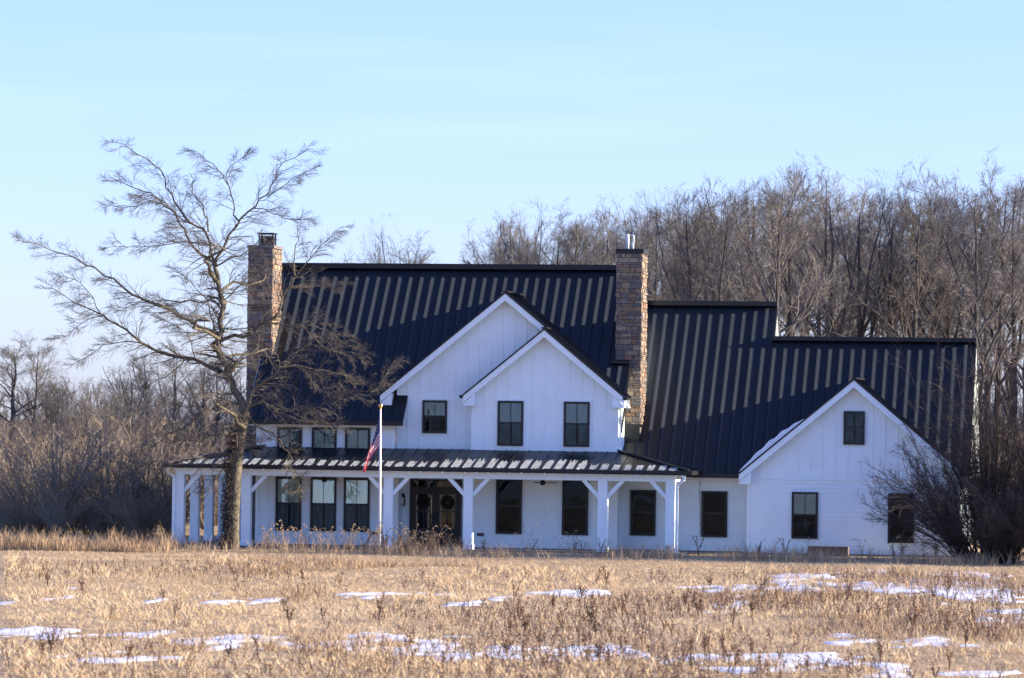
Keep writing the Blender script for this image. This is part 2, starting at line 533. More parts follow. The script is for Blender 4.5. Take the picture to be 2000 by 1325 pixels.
# side walls of the main block (gable ends, behind the chimneys)
def wall_side(x, y0, y1, z0, ztop, sign, th=.18):
    """side wall facing +x (sign 1) or -x (sign -1); ztop list of (y,z) from y0 to y1"""
    m = MB()
    prof = [(x, y0, z0), (x, y1, z0)] + [(x, y, z) for y, z in reversed(ztop)]
    m.prism(prof, (-sign * th, 0, 0))
    w = m.build('wall', M['white'], H)
    n = max(1, round((y1 - y0) / .445)); d = (y1 - y0) / n
    def zt(y):
        for (a, za), (b, zb) in zip(ztop[:-1], ztop[1:]):
            if a - 1e-6 <= y <= b + 1e-6: return za + (zb - za) * (y - a) / max(b - a, 1e-6)
        return ztop[-1][1]
    for i in range(1, n):
        y = y0 + i * d
        b = MB(); b.box(*(sorted((x, x + sign * .03))), y - .025, y + .025, z0, zt(y) - .03); b.build('batten', M['white'], w)
    return w
wall_side(-9.6, -.55, 9.2, 0, [(-.55, 5.0), (5, 10.55), (9.2, 6.35)], -1)
wall_side(4.11, -.6, 9.2, 0, [(-.6, 5.1), (-.45, 5.1), (5, 10.55), (9.2, 6.35)], 1)

# ---- ground and upper walls
wall_front(-9.6, -4.34, 0.05, 4.53, -.55)                                   # left block
wall_front(-4.5, -1.30, 0.05, 3.9, .3)                                      # recessed door wall
m = MB(); m.box(-4.34, -4.16, -.55, .3, 0, 3.7); m.build('wall', M['white'], H)    # return beside the door
m = MB(); m.box(-1.36, -1.24, -.6, .3, 0, 3.7); m.build('wall', M['white'], H)
G1 = [(-.82, 1, 9.55 + .82 * .21 - .02), (.82, 1, 9.55 - .82 * .21 - .02)]
wall_front(-4.37, 4.10, 3.55, 9.6, 0, planes=G1)                            # back gable
G2 = [(-.82, 1, 8.18 - .82 * 1.37 - .02), (.82, 1, 8.18 + .82 * 1.37 - .02)]
wall_front(-1.36, 4.11, 0.05, 8.3, -.6, planes=G2)                          # front gable, both storeys
m = MB(); m.box(-1.355, -1.19, -.585, 0.0, 3.6, 5.8); m.build('wall', M['white'], H)   # its left cheek
# corner boards
def corner(x0, x1, y, z0, z1):
    m = MB(); m.box(x0, x1, y - .046, y + .05, z0, z1); m.build('corner_board', M['white'], H)
corner(-1.40, -1.27, -.6, .05, 5.72); corner(4.02, 4.15, -.6, .05, 5.72)
corner(-9.64, -9.5, -.55, .05, 4.5); corner(-4.45, -4.31, -.55, .05, 4.5)

# ---- gable roofs (10/12)
def gable_roof(xc, zr, half, yf, slope, yend_ridge, yend_eave, snowless=True):
    """ridge at (xc, zr), runs from yf back; slopes to both sides; valley cut from eave to ridge"""
    ln = math.hypot(half, half * slope)
    r = None
    for s in (-1, 1):
        ze = zr - half * slope
        poly = [(xc, yf, zr), (xc, yend_ridge, zr), (xc + s * half, yend_eave, ze), (xc + s * half, yf, ze)]
        if s > 0: poly = poly[::-1]
        r = slab(poly, .10, RM, 'roof')
        ud = (0, 1, 0); vd = (-s * half / ln, 0, half * slope / ln)
        def top(u): return ln
        def bot(u):
            y = yf + u
            if y <= yend_eave: return 0.0
            return ln * min(1, (y - yend_eave) / (yend_ridge - yend_eave))
        roof_panels(r, (xc + s * half, yf, ze), ud, vd, cells(0, yend_ridge - yf, bot, top), ribs=False)
        # white rake board with a black drip edge and a boxed return at the eave
        w = MB()
        a = Vector((xc, yf - .03, zr - .03)); e = Vector((xc + s * half, yf - .03, ze - .03))
        hgt = .27
        z = Vector((0, 0, -hgt)); y = Vector((0, .06, 0))
        pts = [a + z, e + z, e + z + y, a + z + y, a, e, e + y, a + y]
        if s < 0: pts = [e + z, a + z, a + z + y, e + z + y, e, a, a + y, e + y]
        w.hexa(pts)
        x0, x1 = sorted((xc + s * half, xc + s * (half - .44)))
        zl = ze - .03 - hgt - .10
        zi = ze + .44 * slope - .04 - hgt
        pr = [(x0, yf - .026, zl), (x1, yf - .026, zl), (x1, yf - .026, zi if s < 0 else zl + .06), (x0, yf - .026, zl + .06 if s < 0 else zi)]
        w.prism(pr, (0, .40, 0))
        w.build('rake_board', M['white'], r)
        d = MB()
        a = Vector((xc, yf - .05, zr + .035)); e = Vector((xc + s * (half + .03), yf - .05, ze + .01))
        z = Vector((0, 0, -.075)); y = Vector((0, .12, 0))
        pts = [a + z, e + z, e + z + y, a + z + y, a, e, e + y, a + y]
        if s < 0: pts = [e + z, a + z, a + z + y, e + z + y, e, a, a + y, e + y]
        d.hexa(pts); d.build('drip_edge', M['trim_black'], r)
    rc = MB(); rc.bar((xc, yf - .06, zr + .045), (xc, yend_ridge, zr + .045), .20, .06); rc.build('ridge_cap', M['trim_black'], r)
    return r
gable_roof(-.21, 9.61, 4.72, -.4, .82, 3.89, .03)
gable_roof(1.37, 8.24, 3.04, -1.0, .82, 0.02, 0.015)
# eave gutters of the front gable's right side, and its little left one
g = MB(); g.box(4.36, 4.50, -1.04, .1, 5.63, 5.75); g.build('gutter', M['trim_black'], H)
g = MB(); g.box(-1.80, -1.66, -1.04, -.02, 5.63, 5.75); g.build('gutter', M['trim_black'], H)

# ---- right wing: one 12/12 front plane with two ridge heights
zw = lambda y: 2.92 + (y - .2)
wing = slab([(4.12, .2, 2.92), (9.36, .2, 2.92), (9.36, 6.7, 9.42), (4.12, 6.7, 9.42)], .14, RM, 'roof')
roof_panels(wing, (4.12, .2, 2.92), (1, 0, 0), (0, Q, Q), cells(0, 9.36 - 4.12, K(0), K(6.5 / Q)))
low = slab([(9.36, .2, 2.92), (17.1, .2, 2.92), (17.1, 5.34, 8.06), (9.36, 5.34, 8.06)], .14, RM, 'roof')
roof_panels(low, (9.36, .2, 2.92), (1, 0, 0), (0, Q, Q), cells(0, 17.1 - 9.36, K(0), K(5.14 / Q)))
b1 = slab([(9.36, 6.7, 9.42), (9.36, 12.6, 3.52), (4.12, 12.6, 3.52), (4.12, 6.7, 9.42)], .14, RM, 'roof')
roof_panels(b1, (4.12, 12.6, 3.52), (1, 0, 0), (0, -Q, Q), cells(0, 5.24, K(0), K(5.9 / Q)), ribs=False)
b2 = slab([(17.1, 5.34, 8.06), (17.1, 10.4, 3.0), (9.36, 10.4, 3.0), (9.36, 5.34, 8.06)], .14, RM, 'roof')
roof_panels(b2, (9.36, 10.4, 3.0), (1, 0, 0), (0, -Q, Q), cells(0, 7.74, K(0), K(5.06 / Q)), ribs=False)
rc = MB(); rc.bar((4.12, 6.7, 9.49), (9.38, 6.7, 9.49), .34, .18); rc.build('ridge_cap', M['trim_black'], wing)
rc = MB(); rc.bar((9.30, 5.34, 8.12), (17.14, 5.34, 8.12), .32, .16); rc.build('ridge_cap', M['trim_black'], low)
rake([(9.36, 5.5, 8.16), (9.36, 6.7, 9.36), (9.36, 12.6, 3.46)], M['trim_black'], .03, .14, 'drip_edge', wing)
rake([(17.1, .2, 2.96), (17.1, 5.34, 8.1), (17.1, 10.4, 3.04)], M['trim_black'], .04, .10, 'drip_edge', low)
rake([(17.1, .2, 2.85), (17.1, 5.34, 7.99), (17.1, 10.4, 2.93)], M['white'], .03, .24, 'rake_board', low)
wall_side(9.14, 1.2, 12.2, 0, [(1.2, 3.78), (6.7, 9.26), (12.2, 3.8)], 1)
wall_side(16.78, -.4, 10.2, 0, [(-.4, 2.8), (.3, 2.86), (5.34, 7.90), (10.2, 3.06)], 1)
wall_front(4.11, 9.0, 0.05, 2.86, .6, style='lap')
g = MB(); g.box(6.9, 8.66, .07, .2, 2.78, 2.93); g.build('gutter', M['trim_black'], H)
f = MB(); f.box(4.3, 9.0, .2, .6, 2.72, 2.77); f.box(4.3, 9.0, .17, .2, 2.70, 2.79); f.build('soffit', M['soffit'], H)
# projecting gable of the wing
G3 = [(-.838, 1, 6.44 - .838 * 12.9 - .02), (.838, 1, 6.44 + .838 * 12.9 - .02)]
wall_front(9.0, 16.78, 0.05, 6.5, -.4, planes=G3, style='mixed', lap_top=2.80)
m = MB(); m.box(9.0, 9.16, -.4, .62, 0.05, 2.9); m.build('wall', M['white'], H)
corner(8.96, 9.1, -.4, .05, 2.75); corner(16.70, 16.82, -.4, .05, 2.75)
m = MB(); m.box(9.05, 16.73, -.445, -.40, 2.76, 2.86); m.build('frieze_board', M['white'], H)
gable_roof(12.9, 6.50, 4.21, -.8, .838, 3.78, .28)
m = MB(); m.box(-9.6, 4.1, -.52, 9.0, -.3, .05); m.box(4.1, 16.78, .64, 10, -.3, .05); m.box(9.0, 16.78, -.38, .64, -.3, .05); m.build('foundation', M['concrete'], H)

# ---- porch
PE, PY, PZ = -3.6, -.55, 3.05          # eave line, wall line, eave height
rise = .66
PXL, PXR = -12.32, 7.14
hl, hr = -9.32, 4.12
dep = PY - PE                            # 3.05
porch = slab([(PXL, PE, PZ), (PXR, PE, PZ), (hr, PY, PZ + rise), (hl, PY, PZ + rise)], .08, RM, 'porch_roof')
ln = math.hypot(dep, rise)
def ptop(u):
    x = PXL + u
    if x < hl: return ln * (x - PXL) / (hl - PXL)
    if x > hr: return ln * (PXR - x) / (PXR - hr)
    return ln
roof_panels(porch, (PXL, PE, PZ), (1, 0, 0), (0, dep / ln, rise / ln), cells(0, PXR - PXL, K(0), ptop, .425), ribs=False)
pr_ = slab([(PXR, PE, PZ), (PXR, .75, PZ), (hr, .75, PZ + rise), (hr, PY, PZ + rise)], .08, RM, 'porch_roof')
ln2 = math.hypot(PXR - hr, rise)
roof_panels(pr_, (PXR, PE, PZ), (0, 1, 0), (-(PXR - hr) / ln2, 0, rise / ln2),
            cells(0, .75 - PE, K(0), lambda u: ln2 * min(1, u / dep), .425), ribs=False)
pl_ = slab([(PXL, 6.4, PZ), (PXL, PE, PZ), (hl, PY, PZ + rise), (hl, 6.4, PZ + rise)], .08, RM, 'porch_roof')
roof_panels(pl_, (PXL, PE, PZ), (0, 1, 0), ((hl - PXL) / ln2, 0, rise / ln2),
            cells(0, 10.0, K(0), lambda u: math.hypot(hl - PXL, rise) * min(1, u / dep), .425), ribs=False)
hc = MB()
hc.bar((PXR, PE, PZ + .06), (hr, PY, PZ + rise + .06), .14, .05); hc.build('hip_cap', M['trim_black'], porch)
hc = MB(); hc.bar((PXL, PE, PZ + .06), (hl, PY, PZ + rise + .06), .14, .05); hc.build('hip_cap', M['trim_black'], porch)
g = MB(); g.box(PXL - .12, PXR + .12, PE - .13, PE, PZ - .14, PZ + .01); g.build('gutter', M['trim_black'], H)
g = MB(); g.box(PXL - .12, PXL, PE + .002, 6.4, PZ - .14, PZ + .01); g.build('gutter', M['trim_black'], H)
g = MB(); g.box(PXR, PXR + .12, PE + .002, .2, PZ - .14, PZ + .01); g.build('gutter', M['trim_black'], H)
b = MB(); b.box(-12.06, 6.62, -3.36, -3.08, 2.66, 2.90); b.build('beam', M['white'], H)
b = MB(); b.box(-12.06, -11.78, -3.08, 6.4, 2.66, 2.90); b.build('beam', M['white'], H)
b = MB(); b.box(6.34, 6.62, -3.08, .58, 2.66, 2.90); b.build('beam', M['white'], H)
c = MB(); c.box(-12.28, 7.1, -3.58, -.6, 2.91, 2.94); c.box(-12.28, -9.62, -.6, 6.4, 2.91, 2.94); c.box(4.14, 7.1, -.6, .56, 2.91, 2.94)
c.build('porch_ceiling', M['soffit'], H)
fl = MB(); fl.box(-12.3, 6.9, -3.5, .28, -.2, .06); fl.box(-12.3, -9.62, .28, 6.4, -.2, .06); fl.build('porch_floor', M['floor'], H)
def post(x, y, w=.34, br=(1, 1), side=False):
    p = MB(); h = w / 2
    p.box(x - h, x + h, y - h, y + h, .06, 2.66)
    p.box(x - h - .025, x + h + .025, y - h - .025, y + h + .025, .06, .26)
    o = p.build('porch_post', M['white'], H)
    for s, on in zip((-1, 1), br):
        if on:
            b = MB(); b.bar((x + s * (h - .02), y, 2.06), (x + s * (h + .56), y, 2.68), .14, .14, up=(0, 1, 0)); b.build('brace', M['white'], o)
for x, br in ((-11.9, (0, 1)), (-9.37, (1, 1)), (-4.0, (1, 1)), (-1.02, (1, 1)), (3.96, (1, 1)), (6.45, (1, 0))):
    post(x, -3.22, br=br)
for y in (-.9, 1.4, 3.7, 6.1): post(-11.9, y, .32, br=(0, 0))
def downpipe(pts, r=.045):
    d = MB()
    for a, b in zip(pts[:-1], pts[1:]): d.bar(a, b, .10, .075, up=(0, 1, 0) if abs(b[2] - a[2]) > .05 else (0, 0, 1))
    return d.build('downpipe', M['white'], H)
downpipe([(6.98, -3.66, 2.90), (6.98, -3.66, 2.74), (6.70, -3.44, 2.56), (6.70, -3.44, .18), (6.80, -3.62, .06)])
downpipe([(4.12, -3.44, 1.75), (4.13, -3.44, .20), (4.14, -3.55, .08)])
downpipe([(-12.28, -3.66, 2.90), (-12.28, -3.6, 2.74), (-12.10, -3.43, 2.58), (-12.10, -3.43, .15)])
downpipe([(4.44, -.92, 5.64), (4.42, -.90, 5.46), (4.21, -.54, 5.34), (4.21, -.54, 3.82), (4.30, -.66, 3.70)])
downpipe([(-1.72, -.4, 5.64), (-1.6, -.12, 5.42), (-1.45, -.10, 5.30), (-1.45, -.10, 3.78), (-1.52, -.2, 3.70)])

# ---- windows
for x in (-8.83, -7.49, -6.21):
    window(x, x + .95, 3.62, 4.46, -.55, up='curtain', double=False, casing=False, lites=2, lowe=(1.0, 0))
    window(x - .02, x + .97, .56, 2.58, -.55, up='blind', low='curtain', casing=False, lites=2, lowe=(1.6, 0))
window(-3.37, -2.43, 4.30, 5.54, 0, up='curtain', low='room', lites=2, lowe=(1.2, 0))
for x in (-.40, 2.10):
    window(x, x + .97, 3.87, 5.55, -.6, up='curtain', low='curtain', lites=2, lowe=(1.4, 0))
    window(x - .02, x + .96, .58, 2.64, -.6, up='room', low='room', casing=False, lowe=(.7, 0))
window(4.49, 5.45, .57, 2.28, .6, up='room', low='room', casing=False, lowe=(.5, 0))
window(7.17, 8.14, .56, 2.28, .6, up='room', low='room', casing=False)
window(12.51, 13.29, 4.09, 5.33, -.4, up='curtain', low='curtain', casing=False)
window(10.63, 11.60, .59, 2.32, -.4, up='curtain', low='room', casing=False, lites=2, lowe=(.9, .0))
window(14.18, 15.14, .50, 2.32, -.4, up='darkblind', low='darkblind', casing=False, double=False)

# ---- front door: two leaves with four lights each under a two-light transom
dw = MB(); y = .3
dw.box(-3.86, -3.78, y - .10, y, .06, 2.56); dw.box(-1.97, -1.89, y - .10, y, .06, 2.56)
dw.box(-3.78, -1.97, y - .10, y, 2.50, 2.56); dw.box(-3.78, -1.97, y - .10, y, 2.18, 2.28); dw.box(-2.90, -2.85, y - .10, y, 2.28, 2.50)
dw.face([(-3.78, y - .03, .06), (-1.97, y - .03, .06), (-1.97, y - .03, 2.5), (-3.78, y - .03, 2.5)], 1)
door_frame = dw.build('door_frame', [M['door'], M['room']], H)
for a, b in ((-3.78, -2.90), (-2.85, -1.97)):
    p = MB(); p.face([(a, y - .07, 2.28), (b, y - .07, 2.28), (b, y - .07, 2.50), (a, y - .07, 2.50)]); p.build('pane', M['glass2'], door_frame)
for a, b, hs in ((-3.775, -2.88, 1), (-2.87, -1.975, -1)):
    d = MB(); st = .13; yb, yf = y - .032, y - .085
    d.box(a, a + st, yf, yb, .07, 2.175); d.box(b - st, b, yf, yb, .07, 2.175)
    d.box(a + st, b - st, yf, yb, .07, .72); d.box(a + st, b - st, yf, yb, 2.0, 2.175)
    d.box(a + st + .06, b - st - .06, yf - .012, yf, .17, .62)
    leaf = d.build('door', M['door'], H)
    xm = (a + b) / 2
    gb = MB(); gb.box(xm - .015, xm + .015, yf + .004, yb, .72, 2.0); gb.box(a + st, xm - .015, yf + .006, yb, 1.33, 1.37); gb.box(xm + .015, b - st, yf + .006, yb, 1.33, 1.37)
    gb.build('glazing_bar', M['door'], leaf)
    for (p0, p1) in ((a + st, xm - .015), (xm + .015, b - st)):
        for (q0, q1) in ((.72, 1.33), (1.37, 2.0)):
            p = MB(); p.face([(p0, yf + .03, q0), (p1, yf + .03, q0), (p1, yf + .03, q1), (p0, yf + .03, q1)]); p.build('pane', M['glass2'], leaf)
    hx = b - .06 if hs > 0 else a + .06
    h = MB(); h.tube([(hx, yf, 1.0), (hx, yf - .06, 1.02), (hx, yf - .06, 1.28), (hx, yf, 1.30)], .012, 6); h.build('handle', M['trim_black'], leaf)
# small wall vents
for (x, yv, z) in ((-1.0, -.6, .54), (-5.02, -.55, .52)):
    v = MB(); v.box(x - .13, x + .13, yv - .05, yv, z - .06, z + .06); v.box(x - .10, x + .10, yv - .07, yv - .05, z - .015, z + .015); v.build('wall_vent', M['floor'], H)

# ---- chimneys
def chimney(x0, x1, y0, y1, zb, zt, vis_z):
    core = MB(); core.box(x0 + .03, x1 - .03, y0 + .03, y1 - .03, zb, zt)
    ch = core.build('chimney', M['mortar'], H)
    def course(a0, a1, zs, fn):
        z = zs
        while z < zt - .02:
            h = rng.choice((.07, .10, .12, .15, .19, .22)); h = min(h, zt - z)
            x = a0 + rng.uniform(-.12, 0)
            while x < a1:
                w = rng.uniform(.13, .52)
                p, q = max(x, a0), min(x + w, a1)
                if a1 - q < .08: q = a1
                if q - p > .03: fn(p + .006, q - .006, z + .006, z + h - .006, rng.uniform(-.012, .028))
                x = q if q == a1 else x + w
            z += h
    def rough(mb, mk, p, q, z0_, z1_, pr, mi):
        """a stone face: outer quad a bit smaller, uneven corners"""
        j = lambda s: rng.uniform(-s, s)
        o = [mk(p + .012 + j(.010), pr + j(.012), z0_ + .010 + j(.008)), mk(q - .012 + j(.010), pr + j(.012), z0_ + .010 + j(.008)),
             mk(q - .012 + j(.010), pr + j(.012), z1_ - .010 + j(.008)), mk(p + .012 + j(.010), pr + j(.012), z1_ - .010 + j(.008))]
        i_ = [mk(p, -.035, z0_), mk(q, -.035, z0_), mk(q, -.035, z1_), mk(p, -.035, z1_)]
        mb.face(o, mi)
        for k in range(4):
            l = (k + 1) % 4
            mb.face([i_[k], i_[l], o[l], o[k]], mi)
    def front(p, q, a, b, pr):
        m = MB(); rough(m, lambda u, d, z: (u, y0 - d, z), p, q, a, b, pr, 0)
        m.build('stone', rng.choice(STONE), ch)
    course(x0, x1, vis_z, front)
    side = MB()
    def right(p, q, a, b, pr): rough(side, lambda u, d, z: (x1 + d, u, z), p, q, a, b, pr, rng.randrange(len(STONE)))
    def left(p, q, a, b, pr): rough(side, lambda u, d, z: (x0 - d, y0 + y1 - u, z), p, q, a, b, pr, rng.randrange(len(STONE)))
    def rear(p, q, a, b, pr): rough(side, lambda u, d, z: (x0 + x1 - u, y1 + d, z), p, q, a, b, pr, rng.randrange(len(STONE)))
    course(y0, y1, vis_z, right); course(y0, y1, vis_z, left); course(x0, x1, vis_z, rear)
    s = side.build('stone', STONE, ch); s['kind'] = 'stuff'
    return ch
chl = chimney(-10.52, -9.53, 1.40, 2.92, 0, 11.30, 2.6)
cp = MB(); cp.box(-10.55, -9.50, 1.37, 2.95, 11.30, 11.42); cp.build('chimney_cap', M['mortar'], chl)
cp = MB()
for (a, b_) in ((-10.20, -10.15), (-9.67, -9.62)):
    for (c_, d_) in ((1.75, 1.80), (2.24, 2.29)): cp.box(a, b_, c_, d_, 11.421, 11.855)
cp.box(-10.145, -9.675, 1.81, 2.23, 11.421, 11.79); cp.box(-10.24, -9.58, 1.70, 2.34, 11.86, 11.91)
cp.build('flue_hood', M['trim_black'], chl)
chr_ = chimney(3.74, 4.73, 1.40, 2.92, 2.5, 11.20, 4.72)
cp = MB(); cp.box(3.70, 4.77, 1.36, 2.96, 11.20, 11.36); cp.build('chimney_cap', M['trim_black'], chr_)
fp = MB(); fp.tube([(4.06, 2.1, 11.36), (4.06, 2.1, 11.95)], .06, 10); fp.build('flue_pipe', M['galv'], chr_)
fp = MB(); fp.tube([(4.27, 2.0, 11.36), (4.27, 2.0, 11.62)], .05, 10); fp.tube([(4.30, 2.0, 11.62), (4.30, 2.0, 11.88), (4.20, 2.0, 11.92)], .035, 8); fp.build('flue_pipe', M['galv'], chr_)
fl = MB(); fl.box(4.13, 4.70, 1.31, 1.425, 3.9, 4.615); fl.build('saddle_panel', M['metal'], chr_)
fl = MB(); fl.box(3.9, 4.80, 1.30, 1.42, 4.62, 4.74); fl.build('flashing', M['trim_black'], chr_)
fl = MB(); fl.box(3.60, 4.32, 1.20, 1.395, 7.02, 7.12); fl.build('flashing', M['trim_black'], chr_)

# ------------------------------------------------------------------ vegetation helpers
def vnoise(x, y, s, seed):
    g = np.random.default_rng(seed).random((257, 257))
    x = np.asarray(x, float) / s; y = np.asarray(y, float) / s
    xi = np.floor(x).astype(int); yi = np.floor(y).astype(int)
    fx = x - xi; fy = y - yi
    fx = fx * fx * (3 - 2 * fx); fy = fy * fy * (3 - 2 * fy)
    a = g[xi % 256, yi % 256]; b = g[(xi + 1) % 256, yi % 256]; c = g[xi % 256, (yi + 1) % 256]; d = g[(xi + 1) % 256, (yi + 1) % 256]
    return (a * (1 - fx) + b * fx) * (1 - fy) + (c * (1 - fx) + d * fx) * fy

def tubes(P, Rr, n):
    """batch of tubes: P (M,N,3), Rr (M,N) -> vertices, quads"""
    Mn, N, _ = P.shape
    T = np.empty_like(P)
    T[:, 1:-1] = P[:, 2:] - P[:, :-2]; T[:, 0] = P[:, 1] - P[:, 0]; T[:, -1] = P[:, -1] - P[:, -2]
    T /= np.linalg.norm(T, axis=2, keepdims=True) + 1e-9
    m = np.abs(T).mean(axis=1)
    ref = np.zeros((Mn, 3)); ref[np.arange(Mn), m.argmin(axis=1)] = 1
    A = np.cross(T, ref[:, None, :]); A /= np.linalg.norm(A, axis=2, keepdims=True) + 1e-9
    B = np.cross(T, A)
    an = np.arange(n) * 2 * np.pi / n
    V = P[:, :, None, :] + Rr[:, :, None, None] * (A[:, :, None, :] * np.cos(an)[None, None, :, None] + B[:, :, None, :] * np.sin(an)[None, None, :, None])
    idx = np.arange(Mn * N * n).reshape(Mn, N, n)
    a = idx[:, :-1, :]; b = np.roll(idx, -1, axis=2)[:, :-1, :]; c = np.roll(idx, -1, axis=2)[:, 1:, :]; d = idx[:, 1:, :]
    F = np.stack([a, b, c, d], axis=-1).reshape(-1, 4)
    return V.reshape(-1, 3), F

def merge(parts):
    vs_, fs, o = [], [], 0
    for v, f in parts:
        vs_.append(v); fs.append(f + o); o += len(v)
    return np.concatenate(vs_), np.concatenate(fs)

def resample(pts, N):
    p = np.array(pts, float)
    if len(p) > 2:                                   # smooth a little
        q = [p[0]]
        for i in range(len(p) - 1):
            q += [p[i] * .75 + p[i + 1] * .25, p[i] * .25 + p[i + 1] * .75]
        p = np.array(q + [p[-1]])
    d = np.r_[0, np.cumsum(np.linalg.norm(np.diff(p, axis=0), axis=1))]
    t = np.linspace(0, d[-1], N)
    return np.stack([np.interp(t, d, p[:, k]) for k in range(3)], axis=1)

def spawn(rg, P, Rr, n, t0, t1, lenr, ang, npts, up=0.05, wig=0.15, rr=0.55, rmin=0.006, rend=0.35, flat=1.0, out=None, outw=0.0, lmin=0.0, lfix=None):
    Mn, N, _ = P.shape
    seg = P[:, 1:] - P[:, :-1]
    plen = np.linalg.norm(seg, axis=2).sum(axis=1)
    t = (np.arange(n)[None, :] + rg.random((Mn, n))) / n
    t = t0 + (t1 - t0) * t
    ix = t * (N - 1); i0 = np.minimum(ix.astype(int), N - 2); fr = (ix - i0)[..., None]
    mi = np.arange(Mn)[:, None]
    base = P[mi, i0] * (1 - fr) + P[mi, i0 + 1] * fr
    tan = seg[mi, i0]; tan = tan / (np.linalg.norm(tan, axis=2, keepdims=True) + 1e-9)
    rv = rg.normal(size=(Mn, n, 3)); rv -= tan * (rv * tan).sum(-1, keepdims=True); rv /= np.linalg.norm(rv, axis=2, keepdims=True) + 1e-9
    a = ang * (0.7 + 0.6 * rg.random((Mn, n, 1)))
    d = tan * np.cos(a) + rv * np.sin(a)
    if out is not None: d = d + outw * out
    L = (plen[:, None] * lenr if lfix is None else lfix) * (1.05 - .6 * (t - t0) / max(t1 - t0, 1e-6)) * (0.6 + .8 * rg.random((Mn, n)))
    L = np.maximum(L, lmin)
    r0 = np.maximum((Rr[mi, i0] * (1 - fr[..., 0]) + Rr[mi, i0 + 1] * fr[..., 0]) * rr, rmin)
    C = np.empty((Mn, n, npts, 3)); C[:, :, 0] = base; pos = base.copy()
    for k in range(1, npts):
        d = d + wig * rg.normal(size=d.shape); d[..., 2] += up; d[..., 2] *= flat
        d /= np.linalg.norm(d, axis=2, keepdims=True) + 1e-9
        pos = pos + d * (L / (npts - 1))[..., None]; C[:, :, k] = pos
    Rc = r0[..., None] * np.linspace(1, rend, npts)[None, None, :]
    return C.reshape(-1, npts, 3), np.maximum(Rc.reshape(-1, npts), rmin * .5)

# ------------------------------------------------------------------ ground
SNOWP = [(6.49, -60.61, 0.89, 2.61),(8.19, -61.74, 0.78, 3.13),(9.6, -63.5, 0.47, 2.61),(11.97, -63.69, 1.32, 2.59),(15.76, -65.27, 1.62, 3.0),(18.1, -67.63, 0.46, 1.96),(20.46, -67.78, 0.73, 1.71),(-1.03, -59.75, 0.9, 1.04),(1.18, -60.03, 0.39, 1.58),(4.24, -61.51, 1.31, 1.19),(2.93, -68.45, 0.89, 1.44),(1.13, -69.49, 0.32, 0.76),(-1.94, -44.24, 0.28, 2.92),(-5.28, -45.63, 0.25, 1.63),(2.61, -37.75, 0.51, 2.5),(6.01, -41.96, 0.39, 2.29),(7.19, -34.88, 0.9, 1.96),(10.16, -30.21, 0.36, 1.78),(11.56, -30.64, 0.93, 2.81),(13.38, -26.74, 1.08, 5.25),(17.67, -29.16, 2.5, 5.01),(12.47, -42.04, 0.42, 4.55),(20.05, -44.86, 0.64, 4.25),(16.08, -42.89, 0.55, 2.08),(16.87, -56.63, 0.56, 1.24),(18.55, -57.2, 0.55, 1.83),(2.01, -40.35, 0.52, 1.49),(0.28, -44.89, 0.43, 1.37),(13.87, -16.85, 1.54, 2.2),(17.86, -17.03, 1.71, 2.62),(3.76, -62.72, 0.52, 1.47),(3.93, -36.44, 0.48, 1.28),(7.3, -61.2, 0.9, 1.9),(10.7, -63.6, 0.9, 1.5)]
def ground_h(x, y):
    x = np.asarray(x, float); y = np.asarray(y, float)
    fade = np.clip((-6 - y) / 6, 0, 1) * np.clip((y + 110) / 15, 0, 1)
    return fade * (.16 * (vnoise(x, y, 7.0, 1) - .5) + .10 * (vnoise(x + 40, y, 2.6, 2) - .5))
def snow_mask(x, y):
    m = np.full_like(np.asarray(x, float), -1.1)
    wx = 1.1 * (vnoise(x, y * .7, 1.4, 26) - .5) + .5 * (vnoise(x, y, .45, 27) - .5)
    wy = 3.4 * (vnoise(x, y * .5, 1.1, 28) - .5)
    x0, y0 = x, y; x = x + wx; y = y + wy
    for cx, cy, rx, ry in SNOWP:
        d = ((x - cx) / (rx * 1.15)) ** 2 + ((y - cy) / (ry * 1.05)) ** 2
        m = np.maximum(m, np.clip(1.35 - d, -1.1, 1))
    x, y = x0, y0
    return m + 1.9 * (vnoise(x, y, .9, 21) - .5) + 2.1 * (vnoise(x, y * .6, .30, 22) - .5) + .9 * (vnoise(x, y, 2.2, 23) - .5)
gx = np.unique(np.r_[-1500, -600, -250, np.arange(-120, -30, 10.), np.arange(-30, 50, .8), np.arange(50, 140, 10.), 250, 600, 1500])
gy = np.unique(np.r_[-1500, -600, -300, -200, np.arange(-140, -90, 5.), np.arange(-90, 0, .8), np.arange(0, 200, 10.), 300, 600, 1500, 3000])
GX, GY = np.meshgrid(gx, gy, indexing='ij')
GZ = ground_h(GX, GY)
nx, ny = GX.shape
ii = np.arange(nx * ny).reshape(nx, ny)
gf = np.stack([ii[:-1, :-1], ii[1:, :-1], ii[1:, 1:], ii[:-1, 1:]], -1).reshape(-1, 4)
M['ground'] = mat('straw_ground', (0.55, 0.415, 0.245), 0.95, dark=(0.28, 0.20, 0.12), scale=4.5, bump=1.0, bscale=18, stretch=(1.0, 0.45, 1.0), spec=0.05)
g_ob = bpy.data.objects.new('ground', np_mesh('ground', np.stack([GX, GY, GZ], -1).reshape(-1, 3), gf, M['ground'], smooth=True))
link(g_ob); tag(g_ob, 'flat winter field of dead straw coloured grass', kind='structure')

